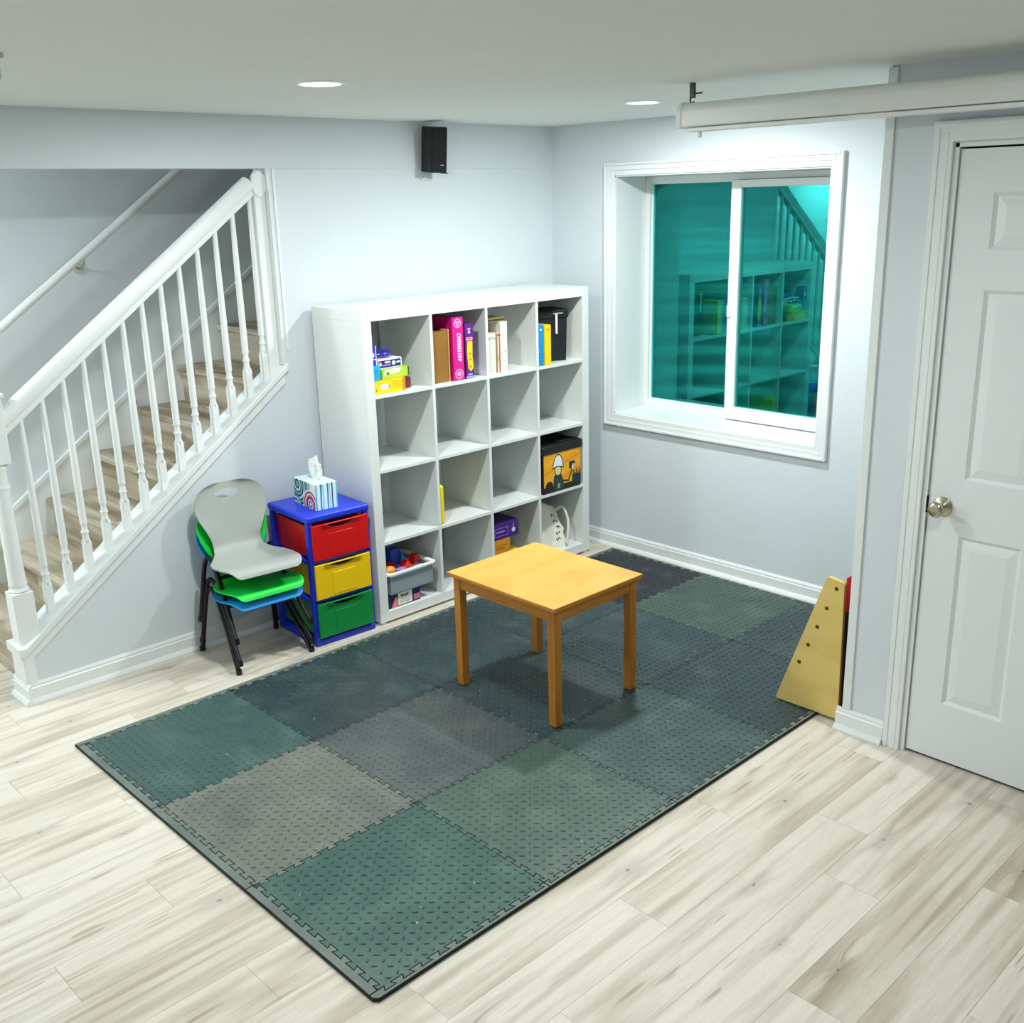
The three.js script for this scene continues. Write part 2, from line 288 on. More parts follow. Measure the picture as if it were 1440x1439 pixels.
// ---------------------------------------------------------------- closet door
{
  const d = structGroup('door_1');
  const cx = BX - 0.016, t = 0.066;
  const casing = (z0, z1, y0, y1) => [rspan(BX - 0.016, BX, y0, y1, z0, z1, 0.004)];
  part('door_casing', merge([rspan(BX - 0.012, BX, 0, DY + t, DZ0 - t, DZ0 - 0.004, 0.003), rspan(BX - 0.015, BX, 0, DY + t, DZ0 - t, DZ0 - t + 0.02, 0.003), rspan(BX - 0.0135, BX, 0, DY + 0.03, DZ0 - 0.034, DZ0 - 0.018, 0.002),
    rspan(BX - 0.012, BX, DY + 0.004, DY + t, DZ0 - 0.01, DZ1 + 0.01, 0.003), rspan(BX - 0.018, BX, DY + t - 0.02, DY + t, DZ0 - t, DZ1 + t, 0.003), rspan(BX - 0.012, BX, 0, DY + t, DZ1 + 0.004, DZ1 + t, 0.003)]), M.trim, d);
  part('door_jamb', merge([span(BX - 0.002, BX + WT, 0, DY, DZ0 - 0.002, DZ0 + 0.012), span(BX - 0.002, BX + WT, DY - 0.012, DY, DZ0, DZ1), span(BX - 0.002, BX + WT, 0, DY, DZ1 - 0.012, DZ1 + 0.002)]), M.trim, d);
  // six-panel slab: frame with openings, sloped mouldings and raised fields
  const z0 = DZ0 + 0.016, z1 = DZ1 - 0.016, y0 = 0.012, y1 = DY - 0.018, xf = BX + 0.006;
  const s = poly([[z0, y0], [z1, y0], [z1, y1], [z0, y1]]), holes = [];
  const cols = [[2.862, 3.065], [3.17, 3.373]], rows = [[0.226, 0.838], [1.03, 1.64], [1.76, 1.93]];
  for (const [a, b] of cols) for (const [c, e] of rows) { holes.push([a, b, c, e]); s.holes.push(new THREE.Path([new THREE.Vector2(a, c), new THREE.Vector2(a, e), new THREE.Vector2(b, e), new THREE.Vector2(b, c)])); }
  const toWall = (g) => g.rotateY(-Math.PI / 2).scale(1, 1, 1);   // shape x -> z, extrusion z -> -x
  const slab = part('door_slab', toWall(extrude(s, 0.034)), M.door, d, [xf + 0.034, 0, 0]);
  part('slab_core', span(xf + 0.009, xf + 0.03, y0 + 0.05, y1 - 0.05, z0 + 0.05, z1 - 0.05), M.door, d);
  for (const [a, b, c, e] of holes) {
    // raised field: frustum between moulding and centre
    const k = 0.03, m = 0.012, q = [];
    const lo = [[a + m, c + m], [b - m, c + m], [b - m, e - m], [a + m, e - m]], hi = [[a + m + k, c + m + k], [b - m - k, c + m + k], [b - m - k, e - m - k], [a + m + k, e - m - k]], out = [[a, c], [b, c], [b, e], [a, e]];
    const V = (p, x) => [x, p[1], p[0]];
    const quad = (A, B, C, D) => q.push(...A, ...B, ...C, ...A, ...C, ...D);
    for (let i = 0; i < 4; i++) { const j = (i + 1) % 4; quad(V(out[i], xf), V(lo[i], xf + 0.0085), V(lo[j], xf + 0.0085), V(out[j], xf)); quad(V(lo[i], xf + 0.0085), V(hi[i], xf + 0.002), V(hi[j], xf + 0.002), V(lo[j], xf + 0.0085)); }
    quad(V(hi[0], xf + 0.002), V(hi[3], xf + 0.002), V(hi[2], xf + 0.002), V(hi[1], xf + 0.002)); 
    const g = new THREE.BufferGeometry(); g.setAttribute('position', new THREE.Float32BufferAttribute(q, 3)); g.computeVertexNormals();
    part('raised_panel', g, M.door, slab, [-(xf + 0.034), 0, 0]);
  }
  const kz = 2.8, ky = 0.93;
  const lathe = (pr) => new THREE.LatheGeometry(pr.map((p) => new THREE.Vector2(p[0], p[1])), 32).rotateZ(Math.PI / 2);
  const kn = part('door_knob', lathe([[0.0001, 0], [0.033, 0], [0.034, 0.003], [0.031, 0.008], [0.014, 0.011], [0.011, 0.018], [0.0115, 0.03], [0.019, 0.037], [0.0255, 0.046], [0.0265, 0.056], [0.0225, 0.063], [0.014, 0.0655], [0.0001, 0.066]]), M.nickel, d, [xf, ky, kz]);
  kn.userData.label = 'brushed nickel door knob';
  part('strike_plate', span(BX - 0.0022, BX + 0.02, ky - 0.029, ky + 0.029, DZ0 + 0.011, DZ0 + 0.0135), M.darkGap, d);
  struct('trim_door_threshold', span(BX + 0.02, BX + WT, -0.006, 0.001, DZ0, DZ1), M.darkGap);
}

// ---------------------------------------------------------------- lamps
{
  const glow = new THREE.MeshStandardMaterial({ color: 0xffffff, roughness: 0.5, emissive: 0xf4faff, emissiveIntensity: 5 });
  const names = ['round recessed ceiling light above the chair stack and drawers', 'round recessed ceiling light in front of the window'];
  LAMPS.forEach(([x, z, k], i) => {   // each a glowing diffuser and an area light just below it
    const l = thing('recessed_light', names[i] ?? 'round recessed ceiling light behind the viewer', 'ceiling light', [x, CEIL, z], 0, i < 2 ? undefined : 'recessed lights in the rest of the room');
    part('trim_ring', new THREE.LatheGeometry([[0.066, 0], [0.068, -0.004], [0.088, -0.003], [0.092, 0]].map((p) => new THREE.Vector2(...p)), 40), M.trim, l);
    part('diffuser', new THREE.CylinderGeometry(0.067, 0.067, 0.003, 40), glow, l, [0, -0.0018, 0]);
    const a = new THREE.RectAreaLight(0xf5fbfb, LAMP * k, LAMP_SIZE, LAMP_SIZE); a.position.set(x, CEIL - 0.006, z); a.rotation.x = -Math.PI / 2; scene.add(a); a.name = numbered('lamp_light');
  });
}
{ // globe lamp in the stair lobby, out of frame to the left
  const l = thing('globe_lamp', 'white glass globe lamp on the ceiling of the stair lobby', 'ceiling lamp', [-4.25, CEIL, -0.52]);
  part('ceiling_rose', new THREE.CylinderGeometry(0.06, 0.07, 0.03, 32), M.trim, l, [0, -0.015, 0]);
  part('stem', new THREE.CylinderGeometry(0.01, 0.01, 0.09, 12), M.trim, l, [0, -0.07, 0]);
  part('globe', new THREE.SphereGeometry(0.08, 32, 20), new THREE.MeshStandardMaterial({ color: 0xffffff, emissive: 0xf4faff, emissiveIntensity: 5 }), l, [0, -0.185, 0]);
  const p = new THREE.PointLight(0xf1fbfb, 5.8); p.name = 'globe_light'; p.position.set(-4.25, CEIL - 0.185, -0.52); p.castShadow = true; p.shadow.radius = 4; scene.add(p);
}

// ---------------------------------------------------------------- foam mat
{
  const T = 0.61, NB = 5, NA = 3, mx = -0.0825 - NB * T, mz = 0.5235, H = 0.0125, h = 0.015, E = 0.027, N = 10, d = T / N, g = 0.0009;
  const mat = thing('foam_mat', 'dark interlocking foam tile mat with diamond tread under the small table', 'mat', [0, 0, 0]);
  // seam runs: offsets along s with dovetail teeth pushed to +t
  const seam = () => { const r = []; for (let i = 0; i < N; i++) { const c = (i + 0.5) * d; r.push([c - 0.17 * d, 0], [c - 0.3 * d, h], [c + 0.3 * d, h], [c + 0.17 * d, 0]); } return r; };
  const sh = seam();
  const horiz = (x0, z) => sh.map(([s, t]) => [x0 + s, z + t]);         // runs +x, teeth toward +z
  const vert = (x, z0) => sh.map(([s, t]) => [x + t, z0 + s]);          // runs +z, teeth toward +x
  const solid = (pts) => { // shape uses y = -z so that it lies flat after the turn
    const s = poly(pts.map(([x, z]) => [x, -z]));
    return new THREE.ExtrudeGeometry(s, { depth: H - 0.0018, bevelEnabled: true, bevelSize: 0.0012, bevelOffset: -0.0012 - g, bevelThickness: 0.0018, bevelSegments: 1, curveSegments: 4 }).rotateX(-Math.PI / 2);
  };
  // lozenge of the tread
  const loz = (() => { const L = 0.0105, W = 0.0042, Hh = 0.0034, b = [[L, 0], [L * 0.55, W], [-L * 0.55, W], [-L, 0], [-L * 0.55, -W], [L * 0.55, -W]], t = [[L * 0.62, 0], [L * 0.35, W * 0.42], [-L * 0.35, W * 0.42], [-L * 0.62, 0], [-L * 0.35, -W * 0.42], [L * 0.35, -W * 0.42]], q = [];
    for (let i = 0; i < 6; i++) { const j = (i + 1) % 6; q.push(b[i][0], 0, -b[i][1], b[j][0], 0, -b[j][1], t[j][0], Hh, -t[j][1], b[i][0], 0, -b[i][1], t[j][0], Hh, -t[j][1], t[i][0], Hh, -t[i][1]); }
    for (let i = 1; i < 5; i++) q.push(t[0][0], Hh, -t[0][1], t[i][0], Hh, -t[i][1], t[i + 1][0], Hh, -t[i + 1][1]);
    const o = new THREE.BufferGeometry(); o.setAttribute('position', new THREE.Float32BufferAttribute(q, 3)); o.computeVertexNormals(); o.setAttribute('uv', new THREE.Float32BufferAttribute(new Float32Array(q.length / 3 * 2), 2)); return o; })();
  const lozA = loz.clone().rotateY(Math.PI / 4), lozB = loz.clone().rotateY(-Math.PI / 4);
  // colours [a][b]: a counts from the bookcase side, b from the open end
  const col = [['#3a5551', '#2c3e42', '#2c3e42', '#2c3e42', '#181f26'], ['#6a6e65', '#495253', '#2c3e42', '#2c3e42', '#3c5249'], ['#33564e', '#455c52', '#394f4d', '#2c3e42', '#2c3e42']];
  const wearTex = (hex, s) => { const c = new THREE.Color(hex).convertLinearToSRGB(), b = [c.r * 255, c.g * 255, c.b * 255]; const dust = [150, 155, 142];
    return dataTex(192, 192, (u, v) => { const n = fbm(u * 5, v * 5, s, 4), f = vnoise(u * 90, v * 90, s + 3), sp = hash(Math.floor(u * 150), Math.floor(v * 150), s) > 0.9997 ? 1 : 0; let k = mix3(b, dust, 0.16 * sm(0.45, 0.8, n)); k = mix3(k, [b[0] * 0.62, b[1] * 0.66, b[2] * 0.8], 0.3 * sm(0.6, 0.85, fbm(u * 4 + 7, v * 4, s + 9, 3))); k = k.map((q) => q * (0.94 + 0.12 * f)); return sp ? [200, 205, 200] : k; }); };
  const bumps = (x0, z0, test) => { const l = []; const a = T / 20; for (let i = 0; i < 20; i++) for (let j = 0; j < 20; j++) { const x = x0 + (i + 0.5) * a, z = z0 + (j + 0.5) * a; if (test(i, j)) l.push(((i + j) % 2 ? lozA : lozB).clone().translate(x, H - 0.0002, z)); } return l; };
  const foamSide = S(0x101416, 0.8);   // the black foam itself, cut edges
  const stripMat = new THREE.MeshStandardMaterial({ map: wearTex('#66726a', 77), roughness: 0.6 });
  for (let a = 0; a < NA; a++) for (let b = 0; b < NB; b++) {
    const x0 = mx + b * T, z0 = mz + a * T, x1 = x0 + T, z1 = z0 + T;
    const pts = [[x0, z0], ...horiz(x0, z0), [x1, z0], ...vert(x1, z0), [x1, z1], ...horiz(x0, z1).reverse(), [x0, z1], ...vert(x0, z0).reverse()];
    const bp = bumps(x0, z0, (i, j) => i > 0 && j > 0 && i < 20 && j < 20), body = solid(pts), caps = body.groups[0].count;
    const geo = merge([...bp, body]), nb = bp.length * loz.attributes.position.count;
    geo.clearGroups(); geo.addGroup(0, nb + caps, 0); geo.addGroup(nb + caps, geo.attributes.position.count - nb - caps, 1);
    const ps = geo.attributes.position, uv = geo.attributes.uv; for (let i = 0; i < uv.count; i++) uv.setXY(i, (ps.getX(i) - x0) / T, (ps.getZ(i) - z0) / T);
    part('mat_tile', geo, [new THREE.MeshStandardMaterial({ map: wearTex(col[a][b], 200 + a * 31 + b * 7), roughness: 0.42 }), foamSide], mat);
  }
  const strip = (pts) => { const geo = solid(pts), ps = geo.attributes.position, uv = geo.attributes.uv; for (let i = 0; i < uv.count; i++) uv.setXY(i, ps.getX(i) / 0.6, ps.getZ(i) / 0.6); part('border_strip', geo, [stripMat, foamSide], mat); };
  for (let b = 0; b < NB; b++) { const x0 = mx + b * T, x1 = x0 + T, za = mz, zb = mz + NA * T, l = b === 0 ? E : 0, r = b === NB - 1 ? E : 0;
    strip([[x0 - l, za - E], [x1 + r, za - E], [x1 + r, za], [x1, za], ...horiz(x0, za).reverse(), [x0, za], [x0 - l, za]]);
    strip([[x0 - l, zb], [x0, zb], ...horiz(x0, zb), [x1, zb], [x1 + r, zb], [x1 + r, zb + E], [x0 - l + (l ? 0.012 : 0), zb + E], [x0 - l, zb + E - (l ? 0.012 : 0)]]); }
  for (let a = 0; a < NA; a++) { const z0 = mz + a * T, z1 = z0 + T, xa = mx, xb = mx + NB * T;
    strip([[xa - E, z0], [xa, z0], ...vert(xa, z0), [xa, z1], [xa - E, z1]]);
    strip([[xb, z0], [xb + E, z0], [xb + E, z1], [xb, z1], ...vert(xb, z0).reverse()]); }
}

// ---------------------------------------------------------------- play table
{
  const y0 = 0.0161, top = 0.51, x0 = -1.845, x1 = -1.337, z0 = 1.157, z1 = 1.757, L = 0.037, i = 0.017;
  const t = thing('play_table', 'low square honey-stained wooden table standing on the foam mat', 'table', [(x0 + x1) / 2, y0, (z0 + z1) / 2]);
  const w = x1 - x0, dd = z1 - z0, hh = top - y0;
  const tt = part('table_top', rbox(w, 0.0155, dd, 0.003, 0, hh - 0.018 + 0.00775, 0), M.tableLeg, t);
  part('top_veneer', rbox(w - 0.001, 0.0026, dd - 0.001, 0.001, 0, hh - 0.0013, 0), M.tableTop, tt);
  for (const sx of [-1, 1]) for (const sz of [-1, 1]) { const g = rbox(L, hh - 0.018, L, 0.003, 0, (hh - 0.018) / 2, 0); const ps = g.attributes.position, uv = g.attributes.uv; for (let k = 0; k < uv.count; k++) uv.setXY(k, ps.getY(k) / 0.6 + sx * 0.2, (ps.getX(k) + ps.getZ(k)) / 0.25 + sz * 0.3); part('leg', g, M.tableLeg, t, [sx * (w / 2 - i - L / 2), 0, sz * (dd / 2 - i - L / 2)]); }
  for (const s of [-1, 1]) {
    part('apron', rbox(w - 2 * i - 2 * L, 0.05, 0.018, 0.002, 0, hh - 0.018 - 0.026, s * (dd / 2 - i - 0.013)), M.tableLeg, t);
    part('apron', rbox(0.018, 0.05, dd - 2 * i - 2 * L, 0.002, s * (w / 2 - i - 0.013), hh - 0.018 - 0.026, 0), M.tableLeg, t);
  }
}

// ---------------------------------------------------------------- cube bookcase
const BK = { x0: -1.655, W: 1.487, H: 1.49, z0: 0.032, z1: 0.422, F: 0.05, D: 0.016, foot: 0.012 };
BK.c = (BK.W - 2 * BK.F - 3 * BK.D) / 4; BK.r = (BK.H - BK.foot - 2 * BK.F - 3 * BK.D) / 4;
const cell = (row, col) => { // row 1 at the top, col 1 at the left
  const x = BK.x0 + BK.F + (col - 1) * (BK.c + BK.D), y = BK.foot + BK.F + (4 - row) * (BK.r + BK.D);
  return { x0: x, x1: x + BK.c, y: y + 0.0006, y1: y + BK.r, z0: BK.z0, z1: BK.z1 };
};
{
  const b = thing('cube_bookcase', 'white cube bookcase with sixteen open compartments against the wall', 'bookcase', [0, 0, 0]);
  const { x0, W, H, z0, z1, F, D, foot, c, r } = BK, x1 = x0 + W;
  part('top_panel', rspan(x0, x1, H - F, H, z0, z1, 0.002), M.white, b);
  part('bottom_panel', rspan(x0, x1, foot, foot + F, z0, z1, 0.002), M.white, b);
  for (const x of [x0, x1 - F]) part('side_panel', rspan(x, x + F, foot + F, H - F, z0, z1, 0.002), M.white, b);
  for (let i = 1; i < 4; i++) part('shelf', rspan(x0 + F, x1 - F, foot + F + i * r + (i - 1) * D, foot + F + i * (r + D), z0, z1, 0.001), M.white, b);
  for (let i = 1; i < 4; i++) for (let j = 0; j < 4; j++) { const xx = x0 + F + i * c + (i - 1) * D, yy = foot + F + j * (r + D); part('divider', rspan(xx, xx + D, yy, yy + r, z0, z1, 0.001), M.white, b); }
  for (const x of [x0 + 0.025, x1 - 0.025]) for (const z of [z0 + 0.03, z1 - 0.025]) part('foot', new THREE.CylinderGeometry(0.018, 0.02, foot, 16), M.white, b, [x, foot / 2, z]);
}

// ---------------------------------------------------------------- things in the compartments
// a closed carton or book with an optional print on its front face; origin at the base centre
function carton(name, label, category, [w, h, d], [x, y, z], turn, color, print, opt = {}) {
  const o = thing(name, label, category, [x, y, z], turn, opt.group);
  if (opt.tilt) o.rotation.z = opt.tilt;
  part(opt.body ?? 'carton_body', rbox(w, h, d, opt.r ?? 0.0015, 0, h / 2, 0), S(color, opt.rough ?? 0.45), o);
  if (print) { const k = print.scale ?? 500, t = canvasTex(Math.round(w * k), Math.round(h * k), print.draw); part(opt.face ?? 'printed_front', new THREE.PlaneGeometry(w * 0.985, h * 0.985).translate(0, h / 2, d / 2 + 0.0006), new THREE.MeshStandardMaterial({ map: t, roughness: 0.4 }), o); }
  return o;
}
const vtext = (c, s, x, y, size, fill, font = 'sans-serif') => { c.save(); c.translate(x, y); c.rotate(Math.PI / 2); c.fillStyle = fill; c.font = `bold ${size}px ${font}`; c.textAlign = 'center'; c.textBaseline = 'middle'; c.fillText(s, 0, 0); c.restore(); };
{ // row 1, compartment 1: stacked games
  const k = cell(1, 1), zf = 0.405;
  carton('game_box', 'yellow game box with orange end at the bottom of the games stack', 'game box', [0.178, 0.062, 0.2], [k.x0 + 0.099, k.y, zf - 0.1], 0, 0xf3c80c, { draw: (c, w, h) => { c.fillStyle = '#f6d20e'; c.fillRect(0, 0, w, h); c.fillStyle = '#e8d9e8'; c.beginPath(); c.ellipse(w * 0.32, h * 0.5, w * 0.15, h * 0.24, 0, 0, 7); c.fill(); c.fillStyle = '#202020'; c.fillRect(w * 0.46, h * 0.45, w * 0.02, h * 0.16); c.fillRect(w * 0.04, h * 0.62, w * 0.02, h * 0.18); c.fillStyle = '#e0a808'; for (let i = 0; i < 4; i++) c.fillRect(w * 0.6, h * (0.2 + i * 0.16), w * 0.24, h * 0.05); c.fillStyle = '#f08a2c'; c.fillRect(w * 0.9, 0, w * 0.1, h); } });
  carton('small_box', 'small dark red-brown box lying behind the yellow game box', 'box', [0.05, 0.05, 0.14], [k.x0 + 0.2175, k.y, 0.3], 0.1, 0x6b2a24);
  carton('game_box', 'lime green and white game box on top of the yellow game box', 'game box', [0.165, 0.043, 0.19], [k.x0 + 0.138, k.y + 0.0632, zf - 0.105], 0.06, 0x9cc832, { draw: (c, w, h) => { const g = c.createLinearGradient(0, 0, w, 0); c.fillStyle = '#b6d83c'; c.fillRect(0, 0, w, h); c.fillStyle = '#eef4d8'; c.beginPath(); c.moveTo(w * 0.1, 0); c.lineTo(w * 0.75, 0); c.lineTo(w * 0.6, h * 0.5); c.lineTo(w * 0.05, h * 0.6); c.fill(); c.fillStyle = '#d8c83a'; c.fillRect(w * 0.3, h * 0.55, w * 0.28, h * 0.3); c.fillStyle = '#5a7a2a'; c.fillRect(w * 0.15, h * 0.3, w * 0.1, h * 0.3); c.fillStyle = '#2c5a2c'; c.fillRect(w * 0.94, 0, w * 0.06, h); } });
  carton('cyan_box', 'small bright cyan box beside the lime game box', 'box', [0.044, 0.066, 0.1], [k.x0 + 0.024, k.y + 0.0632, zf - 0.05], 0, 0x12a6d6, { draw: (c, w, h) => { c.fillStyle = '#16b0dc'; c.fillRect(0, 0, w, h); c.fillStyle = '#0c86b4'; for (let i = 0; i < 3; i++) c.fillRect(w * 0.2, h * (0.3 + i * 0.2), w * 0.55, h * 0.06); } });
  carton('card_box', 'small navy card box with a white figure above the cyan box', 'card box', [0.036, 0.09, 0.06], [k.x0 + 0.02, k.y + 0.13, zf - 0.04], 0, 0x2427a0, { scale: 900, draw: (c, w, h) => { c.fillStyle = '#2a2cae'; c.fillRect(0, 0, w, h); c.fillStyle = '#f4f4ff'; c.beginPath(); c.ellipse(w * 0.4, h * 0.55, w * 0.2, h * 0.09, 0.3, 0, 7); c.ellipse(w * 0.6, h * 0.45, w * 0.1, h * 0.1, 0, 0, 7); c.fill(); c.fillRect(w * 0.1, h * 0.66, w * 0.8, h * 0.05); c.fillRect(w * 0.9, 0, w * 0.1, h); } });
  carton('game_box', 'navy and white game box on top of the lime game box', 'game box', [0.142, 0.042, 0.16], [k.x0 + 0.128, k.y + 0.1068, zf - 0.115], 0.04, 0xe8e8f2, { scale: 800, draw: (c, w, h) => { c.fillStyle = '#f2f2f8'; c.fillRect(0, 0, w, h); c.fillStyle = '#1b1c6c'; c.fillRect(w * 0.02, h * 0.12, w * 0.94, h * 0.8); c.fillStyle = '#f4f4fa'; c.beginPath(); c.ellipse(w * 0.1, h * 0.5, w * 0.05, h * 0.22, 0, 0, 7); c.ellipse(w * 0.66, h * 0.5, w * 0.08, h * 0.26, 0, 0, 7); c.fill(); c.fillRect(w * 0.28, h * 0.25, w * 0.24, h * 0.2); c.fillStyle = '#b48ad8'; c.fillRect(w * 0.18, h * 0.58, w * 0.36, h * 0.16); c.fillStyle = '#f4f4fa'; c.fillRect(w * 0.78, h * 0.35, w * 0.16, h * 0.22); } });
  single('blue_disc', 'shiny dark blue round disc lying on the navy game box', 'toy', new THREE.LatheGeometry([[0.0001, 0], [0.05, 0], [0.058, 0.008], [0.058, 0.02], [0.046, 0.034], [0.0001, 0.038]].map((p) => new THREE.Vector2(...p)), 32), P(0x1c1c8c, 0.2, { clearcoat: 1 }), [k.x0 + 0.13, k.y + 0.1494, zf - 0.115]);
}
{ // row 1, compartment 2: cardboard box and two science kits
  const k = cell(1, 2), zf = 0.41;
  const cb = thing('cardboard_box', 'plain brown cardboard box standing left of the magenta kit', 'box', [k.x0 + 0.066, k.y, 0.285], 0);
  part('carton_body', rbox(0.1, 0.24, 0.21, 0.002, 0, 0.12, 0), S(0x8e6526, 0.75), cb);
  part('open_flap', box(0.006, 0.25, 0.06, 0.052, 0.125, 0.08), S(0xc89a58, 0.75), cb);
  carton('chemistry_kit', 'tall magenta kit box with white CHEMISTRY lettering on its spine', 'kit box', [0.066, 0.302, 0.24], [k.x0 + 0.172, k.y, zf - 0.122], -0.05, 0xc4087c, { draw: (c, w, h) => {
    c.fillStyle = '#d80a88'; c.fillRect(0, 0, w, h); c.save(); c.translate(w * 0.58, h * 0.47); c.rotate(Math.PI / 2); c.transform(1, 0, -0.2, 1, 0, 0); c.fillStyle = '#fff'; c.font = `bold ${w * 0.5}px sans-serif`; c.textAlign = 'center'; c.textBaseline = 'middle'; c.scale(0.46 * h / c.measureText('CHEMISTRY').width, 1); c.fillText('CHEMISTRY', 0, 0); c.restore();
    c.strokeStyle = '#fbe4f2'; c.lineWidth = w * 0.06; c.beginPath(); c.arc(w * 0.5, h * 0.085, w * 0.3, 0, 7); c.stroke(); c.beginPath(); c.moveTo(w * 0.5, h * 0.125); c.lineTo(w * 0.32, h * 0.065); c.lineTo(w * 0.68, h * 0.065); c.closePath(); c.stroke(); c.beginPath(); c.arc(w * 0.52, h * 0.9, w * 0.34, 0, 7); c.stroke(); c.fillStyle = '#f2a8d4'; c.beginPath(); c.arc(w * 0.52, h * 0.9, w * 0.2, 0, 7); c.fill(); } });
  carton('purple_kit', 'purple kit box with a yellow banner beside the magenta kit', 'kit box', [0.05, 0.266, 0.22], [k.x0 + 0.243, k.y, zf - 0.112], -0.05, 0x4c1470, { draw: (c, w, h) => {
    c.fillStyle = '#5a1a84'; c.fillRect(0, 0, w, h); c.fillStyle = '#f3eaf6'; c.beginPath(); c.moveTo(w * 0.35, h * 0.17); c.lineTo(w * 0.5, h * 0.08); c.lineTo(w * 0.68, h * 0.17); c.fill(); c.fillRect(w * 0.3, h * 0.08, w * 0.42, h * 0.015); c.fillStyle = '#f0b0a0'; c.fillRect(w * 0.12, h * 0.24, w * 0.8, h * 0.06); c.fillStyle = '#c03a5a'; c.fillRect(w * 0.25, h * 0.26, w * 0.5, h * 0.02); c.fillStyle = '#f6cf12'; c.beginPath(); c.moveTo(w * 0.25, h * 0.31); c.lineTo(w * 0.9, h * 0.32); c.lineTo(w * 0.86, h * 0.6); c.lineTo(w * 0.96, h * 0.82); c.lineTo(w * 0.6, h * 0.88); c.lineTo(w * 0.28, h * 0.82); c.lineTo(w * 0.16, h * 0.5); c.fill();
    c.strokeStyle = '#3c1a1a'; c.lineWidth = w * 0.05; for (const [a, b] of [[0.6, 0.54], [0.62, 0.64], [0.62, 0.78]]) { c.beginPath(); c.arc(w * a, h * b, w * 0.09, 0.4, 4.4); c.stroke(); } c.fillStyle = '#efe6f4'; c.fillRect(w * 0.2, h * 0.92, w * 0.6, h * 0.02); c.fillStyle = '#8fa8e0'; c.fillRect(0, h * 0.96, w, h * 0.04); } });
}
{ // row 1, compartment 3: a set of pale slim books, a red-spined book, a large white book and one lying across
  const k = cell(1, 3);
  for (let i = 0; i < 6; i++) carton('slim_book', 'slim cream paperback in the even set beside the red-spined book', 'book', [0.0095, 0.2, 0.15], [k.x0 + 0.012 + i * 0.0102, k.y, 0.325], 0, i % 2 ? 0xe6e4d2 : 0xdadac6, { scale: 1200, draw: (c, w, h) => { c.fillStyle = i % 2 ? '#ecead8' : '#e0e0cc'; c.fillRect(0, 0, w, h); c.fillStyle = '#4c4a40'; c.fillRect(w * 0.3, h * (0.06 + 0.02 * (i % 3)), w * 0.4, h * 0.05); c.fillStyle = '#d89a90'; c.fillRect(w * 0.3, h * 0.92, w * 0.4, h * 0.03); } }, { group: 'set of slim cream paperbacks', body: 'book_block', face: 'spine', r: 0.0008 });
  carton('red_book', 'book with a rust-red spine beside the slim cream paperbacks', 'book', [0.02, 0.2, 0.15], [k.x0 + 0.0852, k.y, 0.328], 0.05, 0xe4cdb4, { scale: 900, draw: (c, w, h) => { c.fillStyle = '#e8d8c4'; c.fillRect(0, 0, w, h); c.fillStyle = '#b8431f'; c.fillRect(w * 0.45, 0, w * 0.4, h); c.fillRect(0, h * 0.02, w, h * 0.05); c.fillStyle = '#d8bc62'; c.fillRect(0, h * 0.55, w * 0.4, h * 0.16); } }, { body: 'book_block', face: 'spine' });
  carton('white_binder', 'large white book standing upright beside the red-spined book', 'book', [0.05, 0.252, 0.22], [k.x0 + 0.127, k.y, 0.29], 0.0, 0xe9e7da, { draw: (c, w, h) => { c.fillStyle = '#eeece0'; c.fillRect(0, 0, w, h); c.fillStyle = '#2a2a26'; c.fillRect(w * 0.55, h * 0.58, w * 0.12, h * 0.02); c.fillRect(w * 0.35, h * 0.76, w * 0.2, h * 0.012); c.fillStyle = '#5c5a50'; c.fillRect(w * 0.94, 0, w * 0.06, h); } }, { body: 'book_block', face: 'spine' });
  carton('flat_book', 'olive-brown book lying flat across the tops of the pale books', 'book', [0.14, 0.022, 0.17], [k.x0 + 0.078, k.y + 0.2532, 0.3], 0.0, 0x6e6238, { scale: 700, draw: (c, w, h) => { c.fillStyle = '#7c7044'; c.fillRect(0, 0, w, h); c.fillStyle = '#2e2a1c'; c.fillRect(0, h * 0.4, w, h * 0.35); } }, { body: 'book_block', face: 'spine' });
}
